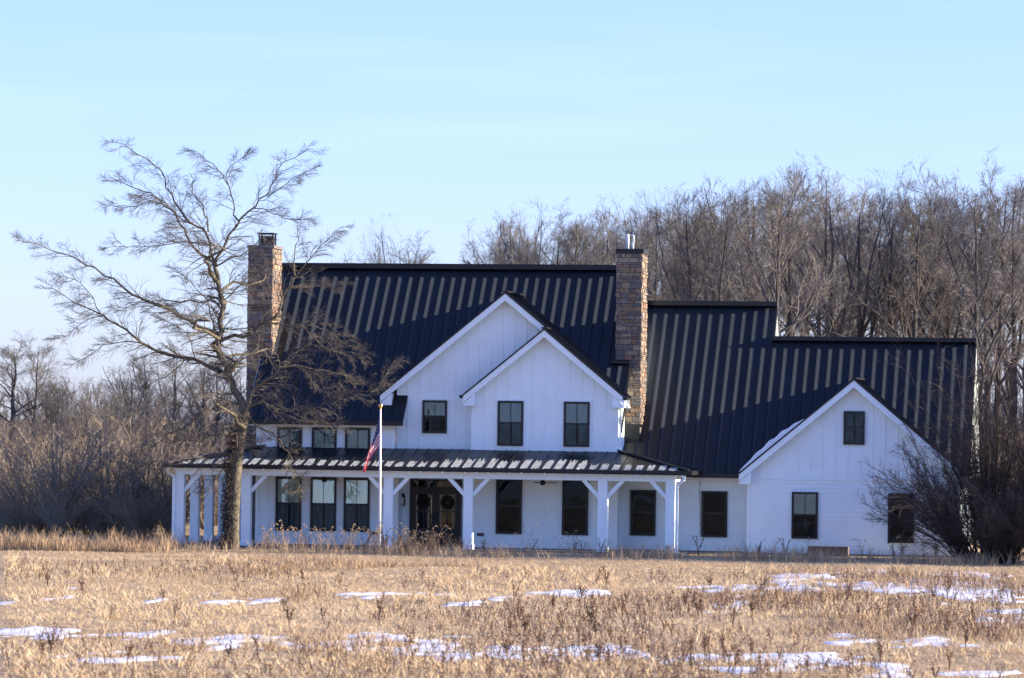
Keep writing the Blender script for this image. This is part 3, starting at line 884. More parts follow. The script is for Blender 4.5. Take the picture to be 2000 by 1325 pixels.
# snow patches: a thin height field that dips below the soil where there is none
sx = np.arange(-14, 25, .13); sy = np.arange(-76, -12, .30)
SX, SY = np.meshgrid(sx, sy, indexing='ij')
SM = snow_mask(SX, SY)
SZ = ground_h(SX, SY) + np.clip((SM - .62) * .07, -.03, .035) + .012 * (vnoise(SX, SY, .4, 25) - .5)
ii = np.arange(SX.size).reshape(SX.shape)
sf = np.stack([ii[:-1, :-1], ii[1:, :-1], ii[1:, 1:], ii[:-1, 1:]], -1).reshape(-1, 4)
keep = (SM.ravel()[sf].max(axis=1) > .55)
sf = sf[keep]; u_, inv = np.unique(sf, return_inverse=True)
sv = np.stack([SX, SY, SZ], -1).reshape(-1, 3)[u_]
s_ob = bpy.data.objects.new('snow', np_mesh('snow', sv, inv.reshape(-1, 4), M['snow'], smooth=True))
link(s_ob); tag(s_ob, 'thin patches of old snow lying between the grass tufts', 'snow', kind='stuff')
# shaded snow in front of the left thicket
m = MB()
rr = random.Random(8)
for (cx, cy, rx, ry) in ((-30.5, 26, 3.2, 5.0), (-27.5, 18, 2.6, 3), (-33, 9, 1.6, 1.2)):
    k = 26; pts = [(cx + rx * math.cos(a) * rr.uniform(.8, 1.15), cy + ry * math.sin(a) * rr.uniform(.8, 1.15), .04) for a in [6.2832 * i / k for i in range(k)]]
    m.face(pts)
s_ob = m.build('snow', M['snow']); tag(s_ob, 'bluish snow in the shade in front of the left thicket', 'snow', kind='stuff')

# ------------------------------------------------------------------ grass
rg = np.random.default_rng(5)
def in_view(y, u):
    """X at depth line y for a share u (0..1) of the field's width"""
    d = y + 143.2
    return 22.79 - d * (0.2955) + u * d * 0.272
def blades(x, y, n, hgt, lean, wid, tone, curl=.35, simple=False):
    N = len(x)
    bx = np.repeat(x, n) + rg.normal(size=N * n) * .06; by = np.repeat(y, n) + rg.normal(size=N * n) * .06
    h = np.repeat(hgt, n) * (.5 + rg.random(N * n)); ln = np.repeat(lean, n) * (.5 + rg.random(N * n))
    a = rg.random(N * n) * 6.283; w = wid * (.6 + .8 * rg.random(N * n))
    dx, dy = np.cos(a), np.sin(a)
    bz = ground_h(bx, by) - .01
    fa = rg.random(N * n) * 6.283
    px, py = np.cos(fa) * w * .5, np.sin(fa) * w * .5
    o = np.empty((N * n, 6, 3))
    s1, s2 = np.sin(ln), np.sin(np.minimum(ln * (1 + curl) + .15, 1.9))
    c1, c2 = np.cos(ln), np.cos(np.minimum(ln * (1 + curl) + .15, 1.9))
    mx, my, mz = bx + dx * s1 * h * .55, by + dy * s1 * h * .55, bz + c1 * h * .55
    tx, ty, tz = mx + dx * s2 * h * .45, my + dy * s2 * h * .45, mz + c2 * h * .45
    for k, (qx, qy, qz, f, sg) in enumerate(((bx, by, bz, 1, -1), (bx, by, bz, 1, 1), (mx, my, mz, .85, 1), (mx, my, mz, .85, -1), (tx, ty, tz, .25, 1), (tx, ty, tz, .25, -1))):
        o[:, k, 0] = qx + sg * px * f; o[:, k, 1] = qy + sg * py * f; o[:, k, 2] = qz
    b = (np.arange(N * n) * 6)[:, None]
    F = np.concatenate([b + np.array([[0, 1, 2, 3]]), b + np.array([[3, 2, 4, 5]])])
    if simple:
        tq = np.clip(np.repeat(tone, n) + rg.normal(size=N * n) * .14, 0, 1)
        return o[:, [0, 1, 4, 5]].reshape(-1, 3), np.arange(N * n * 4).reshape(-1, 4), np.repeat(tq, 4)
    tn = np.repeat(np.clip(np.repeat(tone, n) + rg.normal(size=N * n) * .12, 0, 1), 6)
    return o.reshape(-1, 3), F, tn
M['straw'] = mat_tone('straw_grass', [(0, (0.29, 0.205, 0.122)), (.3, (0.47, 0.345, 0.205)), (.65, (0.60, 0.46, 0.285)), (1, (0.68, 0.57, 0.39))])
M['russet'] = mat_tone('russet_grass', [(0, (0.19, 0.125, 0.08)), (.5, (0.37, 0.26, 0.16)), (1, (0.52, 0.41, 0.265))])
M['weed'] = mat_tone('brown_forbs', [(0, (0.085, 0.055, 0.038)), (.5, (0.21, 0.135, 0.085)), (1, (0.36, 0.25, 0.155))])
def scatter(n, y0, y1):
    y = -143.2 + np.sqrt(rg.random(n) * ((143.2 + y1) ** 2 - (143.2 + y0) ** 2) + (143.2 + y0) ** 2)
    return in_view(y, rg.random(n)), y
def keepout(x, y):
    return ~((x > -12.4) & (x < 17) & (y > -3.6)) & ~((x > 8.9) & (x < 16.9) & (y > -.5))
# short matted straw
x, y = scatter(105000, -79, 6)
k = keepout(x, y); x, y = x[k], y[k]
pn = vnoise(x, y, 3.0, 31) * .6 + vnoise(x, y, .8, 32) * .4
sn = snow_mask(x, y)
sn = np.maximum(sn, snow_mask(x, y + .7))
k = (sn < .75) | (rg.random(len(x)) < .14 + .4 * (vnoise(x, y, .5, 35) > .60)); x, y, pn = x[k], y[k], pn[k]
mow = np.clip((y + 34) / 14, 0, 1)                           # shorter, mown look close to the house
hg = (.06 + .105 * pn) * (1 - .40 * mow)
v, f, t_ = blades(x, y, 8, hg,   .6 + .75 * rg.random(len(x)), .0105, .34 + .62 * (vnoise(x, y * .5, 5.0, 33) * .55 + vnoise(x, y, 1.1, 34) * .45), .5, True)
o = bpy.data.objects.new('grass', np_mesh('grass', v, f, M['straw'], t_)); link(o)
tag(o, 'short matted dead straw grass covering the field', 'grass', kind='stuff')
# taller straw tufts
x, y = scatter(9000, -79, -16)
k = (vnoise(x, y * .6, 4.5, 41) + .5 * vnoise(x, y, 1.2, 42) > .83) & (snow_mask(x, y) < .9); x, y = x[k], y[k]
v, f, t_ = blades(x, y, 16, .13 + .18 * rg.random(len(x)), .45 + .6 * rg.random(len(x)), .013, .45 + .4 * rg.random(len(x)), .6)
o = bpy.data.objects.new('grass', np_mesh('grass', v, f, M['straw'], t_)); link(o)
tag(o, 'taller pale straw tufts standing in the middle of the field', 'grass', kind='stuff')
# russet grass: bands in the field and the tall rough strip left of the porch
x, y = scatter(9000, -76, -18)
k = vnoise(x + 7, y * .45, 4.0, 51) + .4 * vnoise(x, y, .9, 52) > .88; x, y = x[k], y[k]
v1 = blades(x, y, 12, .18 + .24 * rg.random(len(x)), .3 + .5 * rg.random(len(x)), .012, .2 + .6 * rg.random(len(x)))
n = 2600
xs = rg.uniform(-24, -9.0, n); ys = rg.uniform(-10.5, -4.2, n)
dens = np.clip((-9.5 - xs) / 3.0, .12, 1) * (.35 + .65 * (vnoise(xs, ys, 1.8, 58) > .42)); k = rg.random(n) < dens; xs, ys = xs[k], ys[k]
v2 = blades(xs, ys, 10, np.clip(.17 + .36 * rg.random(len(xs)) ** 3 + .34 * (vnoise(xs, ys, 1.5, 55) - .45), .08, 1), .14 + .25 * rg.random(len(xs)), .014, .35 + .55 * vnoise(xs, ys, 1.3, 56), .8)
n = 1500
xs = rg.uniform(-10, 20, n); ys = rg.uniform(-9.0, -5.0, n)
k = rg.random(n) < .25 + .75 * (vnoise(xs, ys * .3, 1.6, 57) > .55); xs, ys = xs[k], ys[k]
v3 = blades(xs, ys, 9, .22 + .32 * rg.random(len(xs)), .15 + .35 * rg.random(len(xs)), .013, .5 + .5 * rg.random(len(xs)), .8)
vv, ff = merge([(v1[0], v1[1]), (v2[0], v2[1]), (v3[0], v3[1])])
o = bpy.data.objects.new('grass', np_mesh('grass', vv, ff, M['russet'], np.r_[v1[2], v2[2], v3[2]])); link(o)
tag(o, 'russet rough grass in bands and along the foot of the porch', 'grass', kind='stuff')

# brown forbs: stalk with withered leaf clumps
def forbs(x, y, hgt, tone):
    N = len(x)
    z = ground_h(x, y)
    P = np.empty((N, 4, 3)); a = rg.random(N) * 6.283; l = .12 + .35 * rg.random(N)
    for k in range(4):
        t = k / 3
        P[:, k, 0] = x + np.cos(a) * l * hgt * t ** 1.5; P[:, k, 1] = y + np.sin(a) * l * hgt * t ** 1.5; P[:, k, 2] = z - .02 + hgt * t
    V1, F1 = tubes(P, np.tile(np.array([.008, .007, .006, .004]), (N, 1)), 3)
    t1 = np.repeat(tone, 12)
    nl = 16
    t = .35 + .65 * rg.random((N, nl)); ix = t * 3; i0 = np.minimum(ix.astype(int), 2); fr = (ix - i0)[..., None]
    mi = np.arange(N)[:, None]; B = P[mi, i0] * (1 - fr) + P[mi, i0 + 1] * fr
    d = rg.normal(size=(N, nl, 3)); d /= np.linalg.norm(d, axis=2, keepdims=True)
    s = rg.normal(size=(N, nl, 3)); s -= d * (s * d).sum(-1, keepdims=True); s /= np.linalg.norm(s, axis=2, keepdims=True)
    L = (.03 + .07 * rg.random((N, nl, 1))) * (hgt[:, None, None] / .4); w = .35 * L
    Q = np.stack([B, B + d * L * .5 + s * w * .5, B + d * L, B + d * L * .5 - s * w * .5], 2)
    V2 = Q.reshape(-1, 3); F2 = np.arange(len(V2)).reshape(-1, 4)
    t2 = np.clip(np.repeat(np.repeat(tone, nl) + rg.normal(size=N * nl) * .15, 4), 0, 1)
    v, f = merge([(V1, F1), (V2, F2)])
    return v, f, np.r_[t1, t2]
x, y = scatter(14000, -76, -24)
k = vnoise(x, y * .5, 5.0, 61) * .7 + .35 * vnoise(x, y, 1.0, 62) + .16 * np.clip((x - 4) / 12, -.3, 1) > .64
k &= rg.random(len(x)) < .36 + .30 * np.clip(x / 14, 0, 1)
x, y = x[k], y[k]
v, f, t_ = forbs(x, y, .11 + .24 * rg.random(len(x)) ** 1.5 + .06 * np.clip(x / 15, 0, 1), .2 + .7 * rg.random(len(x)))
o = bpy.data.objects.new('weeds', np_mesh('weeds', v, f, M['weed'], t_)); link(o)
tag(o, 'low withered brown weeds spread through the field', 'weeds', kind='stuff')

# single tall dry weeds (stalk and drooping seed heads)
def weed_proto(seed, kind):
    q = random.Random(seed)
    st, hd = MB(), MB()
    if kind == 'foxtail':
        for k in range(q.randint(3, 6)):
            a = q.uniform(0, 6.28); L = q.uniform(.6, 1.0); ln_ = q.uniform(.10, .45)
            p = [Vector((0.03 * math.cos(a), .03 * math.sin(a), -.02))]
            for i in range(1, 6):
                t = i / 5; p.append(Vector((math.cos(a) * ln_ * L * t ** 2, math.sin(a) * ln_ * L * t ** 2, L * t * (1 - .10 * t))))
            st.tube(p, [.007, .006, .006, .005, .005, .004], 3, caps=False)
            e = p[-1]; dr = Vector((math.cos(a), math.sin(a), 0))
            hd.tube([e, e + dr * .04 + Vector((0, 0, .03)), e + dr * .09 + Vector((0, 0, .02)), e + dr * .13 + Vector((0, 0, -.03))], [.006, .013, .013, .005], 5)
            for i in (1, 2, 3):
                b = p[i]; a2 = a + q.uniform(-2, 2); s = Vector((-math.sin(a2), math.cos(a2), 0)) * .008
                m1 = b + Vector((math.cos(a2), math.sin(a2), .6)) * .12; e2 = m1 + Vector((math.cos(a2), math.sin(a2), -.6)) * .12
                st.face([b - s, b + s, m1 + s, m1 - s]); st.face([m1 - s, m1 + s, e2])
    else:
        for k in range(q.randint(4, 7)):
            a = q.uniform(0, 6.28); L = q.uniform(.5, .85); ln_ = q.uniform(.1, .4)
            p = [Vector((0, 0, -.02)) + Vector((math.cos(a) * ln_ * L * t * t, math.sin(a) * ln_ * L * t * t, L * t)) for t in (0, .35, .7, 1)]
            st.tube(p, [.009, .008, .006, .004], 3, caps=False)
            for i in range(26):
                t = q.uniform(.45, 1); b = p[1].lerp(p[3], (t - .35) / .65)
                d = Vector((q.gauss(0, 1), q.gauss(0, 1), q.gauss(.4, .7))).normalized() * q.uniform(.03, .09)
                s = d.cross(Vector((q.gauss(0, 1), q.gauss(0, 1), q.gauss(0, 1)))).normalized() * .014
                hd.face([b, b + d * .5 + s, b + d, b + d * .5 - s])
    hm = M['seed'] if kind == 'foxtail' else M['brownweed']
    return st.mesh('stalk', M['stalk'] if kind == 'foxtail' else M['brownweed']), hd.mesh('seed_head', hm)
fox = [weed_proto(100 + i, 'foxtail') for i in range(5)]
bush_ = [weed_proto(200 + i, 'bushy') for i in range(5)]
def place_weed(protos, k, x, y, s, rz, label, group, nm):
    e = empty(nm, (x, y, float(ground_h(x, y))), rz); e.scale = (s, s, s)
    a = bpy.data.objects.new('stalk', protos[k][0]); link(a, e)
    b = bpy.data.objects.new('seed_head', protos[k][1]); link(b, e)
    a['kind'] = 'stuff'; b['kind'] = 'stuff'
    tag(e, label, 'weed', group)
rr = random.Random(77)
for i in range(58):
    x = rr.choice((rr.uniform(-9.2, 17), rr.uniform(-9.2, -4.6), rr.uniform(-4, -1)))
    place_weed(fox, rr.randrange(5), x, rr.uniform(-8.2, -5.2), rr.uniform(.65, 1.25), rr.uniform(0, 6.28),
               'tall dry foxtail weed standing in front of the white house wall', 'tall dry foxtails in front of the house', 'foxtail_weed')
for i in range(26):
    x = rr.choice((rr.uniform(-3.8, -1.0), rr.uniform(-10, 17)))
    place_weed(bush_, rr.randrange(5), x, rr.uniform(-7.5, -5.0), rr.uniform(.6, 1.05), rr.uniform(0, 6.28),
               'bushy tan dry weed at the foot of the white house', 'bushy dry weeds at the foot of the house', 'dry_weed')
for i in range(120):
    u = rr.random(); y = rr.uniform(-72, -27); x = float(in_view(y, .02 + .96 * (u if rr.random() < .4 else .5 + u / 2)))
    place_weed(bush_, rr.randrange(5), x, y, rr.uniform(.45, .85), rr.uniform(0, 6.28),
               'dark brown withered weed stalks standing in the field', 'dark weed stalks in the field', 'withered_weed')

# ------------------------------------------------------------------ big bare tree
TREE = [
([(0.0, -0.35), (-0.02, 0.62), (-0.01, 1.37), (0.05, 2.67), (0.11, 3.6), (0.27, 4.54), (0.36, 5.04)],0.255,0.213),
([(0.36, 5.04), (-0.02, 5.84), (-0.33, 6.38), (-0.52, 6.89), (-0.68, 7.41), (-0.61, 7.77), (-0.54, 8.21), (-0.59, 8.94), (-0.68, 9.68), (-0.84, 10.26)],0.176,0.089),
([(-0.84, 10.26), (-1.02, 10.37), (-1.37, 10.7), (-1.9, 11.21), (-2.29, 11.79), (-2.67, 12.27), (-3.13, 12.63), (-3.66, 13.0), (-4.27, 13.25), (-4.88, 13.44), (-5.64, 13.62)],0.067,0.009),
([(-1.65, 11.78), (-2.29, 12.01), (-2.68, 12.53), (-3.13, 12.82), (-3.74, 13.0)],0.028,0.009),
([(-1.9, 11.21), (-2.5, 11.13), (-3.18, 11.02), (-4.09, 11.05), (-4.99, 10.93)],0.024,0.007),
([(-3.13, 12.63), (-3.74, 12.78), (-4.04, 12.59), (-4.72, 12.52), (-5.32, 12.55)],0.018,0.007),
([(-0.84, 10.26), (-1.03, 10.85), (-1.04, 11.54), (-1.23, 11.72), (-1.65, 11.8), (-2.07, 12.31), (-2.38, 12.82), (-2.54, 13.41), (-2.92, 13.92), (-3.38, 14.32), (-4.45, 14.84)],0.070,0.009),
([(-1.04, 11.54), (-1.16, 12.09), (-1.28, 12.53), (-1.7, 12.97), (-1.52, 13.41)],0.041,0.011),
([(-0.82, 10.26), (-0.69, 10.7), (-0.4, 11.22), (0.11, 11.95), (0.56, 12.36), (1.22, 12.8), (1.51, 13.57), (1.88, 14.01), (2.84, 14.52)],0.067,0.009),
([(0.11, 11.95), (-0.12, 12.46), (-0.13, 13.05), (-0.43, 13.49), (-0.66, 13.85), (-1.2, 14.22), (-1.73, 14.51)],0.037,0.009),
([(-0.28, 13.27), (-0.36, 13.71), (0.08, 14.15), (0.6, 14.37)],0.022,0.007),
([(1.22, 12.8), (1.89, 13.28), (2.55, 13.72), (3.0, 13.86)],0.024,0.007),
([(0.71, 12.39), (1.61, 12.18), (2.21, 11.96), (2.95, 11.96)],0.022,0.007),
([(-0.78, 10.3), (-0.24, 10.63), (0.28, 10.71), (0.87, 11.15), (1.24, 11.44)],0.041,0.009),
([(-0.65, 7.84), (-0.88, 7.99), (-1.63, 8.28), (-2.47, 8.71), (-3.3, 9.03), (-4.06, 9.5), (-4.68, 9.94), (-5.44, 10.38), (-6.05, 10.67), (-6.89, 10.92), (-7.66, 11.1)],0.085,0.009),
([(-0.66, 8.91), (-1.12, 8.98), (-2.09, 9.0), (-3.3, 8.99), (-4.05, 8.81), (-4.81, 8.58)],0.041,0.009),
([(-0.76, 7.92), (-0.96, 8.72), (-1.19, 9.16), (-1.88, 9.96), (-2.26, 10.1)],0.033,0.007),
([(-0.59, 6.45), (-0.86, 6.63), (-1.61, 6.88), (-2.59, 7.06), (-3.27, 7.23), (-3.96, 7.63), (-4.8, 8.1), (-5.64, 8.5), (-6.25, 8.82), (-7.02, 9.11), (-8.17, 9.62)],0.100,0.009),
([(-3.58, 7.41), (-4.64, 7.66), (-5.62, 7.14), (-6.37, 6.72)],0.030,0.007),
([(-2.06, 6.88), (-2.66, 6.36), (-3.1, 6.06), (-3.93, 5.79)],0.031,0.007),
([(-5.64, 8.5), (-6.24, 8.46), (-6.84, 7.86), (-7.45, 7.63)],0.022,0.007),
([(-5.64, 8.5), (-6.11, 9.27), (-6.8, 9.85), (-7.79, 10.07)],0.026,0.007),
([(-1.61, 6.88), (-1.77, 7.61), (-2.38, 8.2), (-3.14, 8.48)],0.024,0.007),
([(-0.61, 7.59), (-0.2, 7.67), (0.29, 7.74), (0.77, 8.0), (1.29, 8.3), (1.58, 8.82), (1.87, 9.4), (2.16, 9.92), (2.04, 10.57), (2.29, 11.23), (2.21, 11.81)],0.085,0.011),
([(1.87, 9.53), (2.54, 9.55), (2.99, 9.63), (3.73, 9.71)],0.041,0.009),
([(1.22, 8.23), (1.67, 8.23), (2.41, 8.13), (3.16, 8.1), (3.76, 7.67), (4.28, 7.45)],0.044,0.009),
([(-0.5, 8.03), (0.29, 8.0), (0.92, 8.15)],0.033,0.009),
([(2.16, 9.92), (2.68, 10.5), (3.26, 11.16), (4.15, 11.75)],0.030,0.007),
([(-0.44, 9.09), (0.0, 9.39), (0.37, 9.98), (0.81, 10.49)],0.028,0.007),
([(0.36, 5.04), (0.52, 5.54), (0.67, 5.88), (1.1, 6.17), (1.49, 6.46), (1.63, 6.65), (2.11, 7.04), (2.4, 7.38), (2.93, 7.67), (3.75, 8.01)],0.118,0.011),
([(1.63, 6.65), (2.12, 6.73), (2.56, 6.69), (3.44, 6.48), (3.92, 6.35), (4.27, 6.02)],0.055,0.011),
([(2.93, 7.67), (3.43, 7.25), (4.15, 7.21), (4.74, 7.12)],0.030,0.007),
([(2.56, 6.69), (2.76, 6.19), (2.96, 5.81), (3.3, 6.03), (4.27, 6.21)],0.028,0.007),
([(3.79, 5.68), (4.51, 5.78), (5.14, 5.77), (5.48, 6.13), (6.09, 6.99)],0.026,0.007),
([(0.25, 5.0), (0.58, 5.24), (0.91, 5.36), (1.25, 5.27), (1.58, 4.99), (2.2, 5.03), (2.91, 5.22), (4.09, 5.51)],0.078,0.009),
([(1.58, 4.99), (2.21, 4.75), (3.16, 4.67), (3.87, 4.4)],0.030,0.007),
([(0.3, 4.96), (0.69, 4.63), (1.12, 4.31), (1.55, 3.99), (1.94, 3.58), (1.99, 2.98), (1.76, 2.65), (1.7, 2.23)],0.052,0.009),
([(1.99, 2.98), (2.19, 2.7), (2.38, 2.29), (2.15, 1.96)],0.026,0.007),
([(0.4, 4.58), (0.02, 4.49), (-0.36, 4.34), (-0.88, 4.05), (-1.6, 3.9), (-2.32, 4.03)],0.044,0.009),
([(0.26, 4.35), (0.12, 4.25), (0.15, 4.02), (0.27, 3.7), (0.7, 3.75), (1.12, 3.99)],0.030,0.007),
([(0.25, 5.33), (-0.18, 5.32), (-0.9, 5.03), (-1.47, 4.75), (-2.08, 4.32), (-2.79, 3.79), (-3.51, 3.55)],0.078,0.009),
([(-0.9, 5.03), (-1.47, 5.26), (-1.85, 5.07), (-2.34, 5.34)],0.030,0.007),
([(0.26, 4.07), (0.03, 3.51), (-0.34, 2.94), (-0.9, 2.42), (-1.28, 1.9)],0.033,0.007),
([(0.03, 3.51), (-0.63, 3.45), (-1.35, 3.26), (-2.3, 3.1), (-3.02, 3.23)],0.030,0.007),
]
PI = math.pi
def big_tree():
    rg = np.random.default_rng(12)
    RS = .88
    T0 = empty('bare_tree', (-9.21, -6.0, 0))
    tag(T0, 'big leaning bare tree with spreading limbs in front of the left porch corner', 'tree')
    limb_parts, tw = [], []
    ends = {}
    paths = []
    for i, (pts, r0, r1) in enumerate(TREE):
        # depth: limbs swing toward or away from the viewer along their length, starting on their parent
        p0 = np.array(pts[0]); yb = 0.0
        if paths:
            best = min(((np.hypot(q[:, 0] - p0[0], q[:, 2] - p0[1]).min(), j) for j, q in enumerate(paths)), key=lambda e: e[0])
            q = paths[best[1]]; k = np.hypot(q[:, 0] - p0[0], q[:, 2] - p0[1]).argmin(); yb = q[k, 1]
        n = max(7, len(pts) * 2)
        ln_ = sum(math.hypot(b[0] - a[0], b[1] - a[1]) for a, b in zip(pts[:-1], pts[1:]))
        drift = 0.0 if i < 2 else rg.uniform(-.45, .45) * ln_
        m = len(pts)
        p3 = [(a, yb + drift * (j / (m - 1)) ** 1.2, b) for j, (a, b) in enumerate(pts)]
        P = resample(p3, n)
        if i > 0: P[1:-1] += rg.normal(size=(n - 2, 3)) * min(.05, ln_ * .012)
        paths.append(P)
        rad = r0 + (r1 - r0) * np.linspace(0, 1, n) ** .8
        if i == 0:
            rad[0] *= 1.35; rad[1] *= 1.12
        limb_parts.append((P, np.maximum(rad * (RS if i > 0 else .95), .006)))
    # a few limbs toward and away from the viewer
    for k, (j, t, dy) in enumerate(((1, .45, -1), (1, .75, 1), (0, .85, -1), (1, .3, 1), (1, .9, -1))):
        q = paths[j]; b = q[int(t * (len(q) - 1))]
        L = 3.4
        pts = [b + np.array((rg.uniform(-.5, .5) * s * L, dy * s * L, (.55 * s - .15 * s * s) * L)) for s in np.linspace(0, 1, 7)]
        P = resample(pts, 10); P[1:] += rg.normal(size=(9, 3)) * .05
        limb_parts.append((P, np.linspace(.08, .012, 10)))
    trunk = [tubes(P[None], Rr[None], 12 if i < 2 else 8) for i, (P, Rr) in enumerate(limb_parts)]
    v, f = merge(trunk[:1]); link(bpy.data.objects.new('trunk', np_mesh('trunk', v, f, M['bark'], smooth=True)), T0)
    for tr in trunk[1:]:
        link(bpy.data.objects.new('limb', np_mesh('limb', tr[0], tr[1], M['bark'], smooth=True)), T0)
    # withered vine on the trunk's left side
    n = 3200; q = limb_parts[0][0]
    t = rg.random(n) ** 1.2 * .86; ix = t * (len(q) - 1); i0 = ix.astype(int); fr = (ix - i0)[:, None]
    c = q[i0] * (1 - fr) + q[np.minimum(i0 + 1, len(q) - 1)] * fr
    a = PI + .5 + rg.normal(size=n) * .65; rad = .27 + .22 * rg.random(n) ** 2
    c = c + np.stack([np.cos(a) * rad, np.sin(a) * rad, rg.normal(size=n) * .1], 1)
    d = rg.normal(size=(n, 3)); d[:, 2] += .4; d /= np.linalg.norm(d, axis=1, keepdims=True); d *= .06 + .10 * rg.random((n, 1))
    s_ = rg.normal(size=(n, 3)); s_ /= np.linalg.norm(s_, axis=1, keepdims=True); s_ *= .018
    qv = np.stack([c - s_, c + s_, c + d + s_ * .6, c + d - s_ * .6], 1).reshape(-1, 3)
    vo = link(bpy.data.objects.new('vine', np_mesh('vine', qv, np.arange(len(qv)).reshape(-1, 4), M['shrub'])), T0); vo['kind'] = 'stuff'
    twig = []
    for i, (P, Rr) in enumerate(limb_parts):
        if i == 0:
            N1 = spawn(rg, P[None], Rr[None], 7, .55, .97, .0, 1.1, 7, up=.0, wig=.16, rr=.14, rmin=.012, lfix=1.3)
        else:
            ln_ = np.linalg.norm(np.diff(P, axis=0), axis=1).sum()
            dirx = np.array((np.sign(P[-1, 0] - P[0, 0]), 0, .08))
            N1 = spawn(rg, P[None], Rr[None], int(4 + ln_ * 3.8), .10, .99, .0, .95, 7, up=.006, wig=.13, rr=.40, rmin=.008, flat=.93, out=dirx, outw=.5, lfix=.38 + .13 * min(ln_, 5))
        twig.append(tubes(*N1, 4))
        N2 = spawn(rg, *N1, 7, .12, 1.0, .60, .65, 5, up=.0, wig=.13, rr=.55, rmin=.0055, flat=.90, lmin=.25)
        twig.append(tubes(*N2, 3))
        N3 = spawn(rg, *N2, 5, .15, 1.0, .60, .55, 4, up=.0, wig=.13, rr=.6, rmin=.004, flat=.93, lmin=.18)
        twig.append(tubes(*N3, 3))
    v, f = merge(twig)
    o = link(bpy.data.objects.new('crown', np_mesh('crown', v, f, M['twig'])), T0)
big_tree()

# ------------------------------------------------------------------ background trees
def wood_proto(seed, kind):
    rg = np.random.default_rng(seed)
    H_ = 18.0
    t = np.linspace(0, 1, 12)
    bend = rg.normal(size=2) * .5
    wob = np.cumsum(rg.normal(size=(12, 2)) * .11, axis=0)
    P = np.stack([bend[0] * t ** 2 + wob[:, 0], bend[1] * t ** 2 + wob[:, 1], H_ * .93 * t - .2], 1)
    Rr = .24 * (1 - t) ** .8 + .02
    trunk = [tubes(P[None], Rr[None], 8)]
    if kind == 'vase':
        A = spawn(rg, P[None], Rr[None], 8, .26, .78, .62, .50, 9, up=.075, wig=.10, rr=.66, rend=.18)
    else:
        A = spawn(rg, P[None], Rr[None], 13, .36, .95, .38, .72, 8, up=.055, wig=.12, rr=.52, rend=.2)
    trunk.append(tubes(*A, 6))
    crown = []
    B = spawn(rg, *A, 8, .25, 1.0, .40, .66, 6, up=.045, wig=.15, rr=.48, rmin=.018, rend=.3)
    crown.append(tubes(*B, 4))
    B2 = spawn(rg, P[None], Rr[None], 10, .62, 1.0, .16, .7, 6, up=.05, wig=.15, rr=.38, rmin=.018, rend=.3)
    crown.append(tubes(*B2, 4))
    B = (np.concatenate([B[0], B2[0]]), np.concatenate([B[1], B2[1]]))
    C = spawn(rg, *B, 8, .15, 1.0, .46, .66, 4, up=.045, wig=.18, rr=.5, rmin=.0105, rend=.4, lmin=.45)
    crown.append(tubes(*C, 3))
    D = spawn(rg, *C, 5, .15, 1.0, .62, .6, 3, up=.04, wig=.18, rr=.6, rmin=.0072, rend=.5, lmin=.35)
    crown.append(tubes(*D, 3))
    v, f = merge(trunk); w, g = merge(crown)
    # the outer twigs end on an uneven rounded crown
    def trim(q, fc):
        cz, rz, rx = H_ * .62, H_ * .385, H_ * (.27 if kind == 'vase' else .22)
        c = q[fc].mean(axis=1)
        e = np.sqrt((c[:, 0] / rx) ** 2 + (c[:, 1] / rx) ** 2 + (np.maximum(c[:, 2] - cz, (c[:, 2] - cz) * .6) / rz) ** 2)
        lump = .16 * (vnoise(c[:, 0] + 50, c[:, 2], 1.6, seed) - .5) + .16 * (vnoise(c[:, 1] + 50, c[:, 2], 1.6, seed + 1) - .5)
        k = (e < .96 + lump + .16 * rg.random(len(fc)) ** 2) | (c[:, 2] < H_ * .4)
        fc = fc[k]; u, inv = np.unique(fc, return_inverse=True)
        return q[u], inv.reshape(-1, 4)
    v, f = trim(v, f); w, g = trim(w, g)
    return np_mesh('trunk', v, f, M['wood_bark'], smooth=True), np_mesh('crown', w, g, M['wood_twig'])
WOOD = [wood_proto(40 + i, 'vase' if i % 2 else 'upright') for i in range(6)]
def plant_tree(x, y, h, k, rz, wide, label, group):
    e = empty('wood_tree', (x, y, 0), rz); s = h / 17.5
    e.scale = (s * wide, s * wide, s)
    link(bpy.data.objects.new('trunk', WOOD[k][0]), e); link(bpy.data.objects.new('crown', WOOD[k][1]), e)
    tag(e, label, 'tree', group)
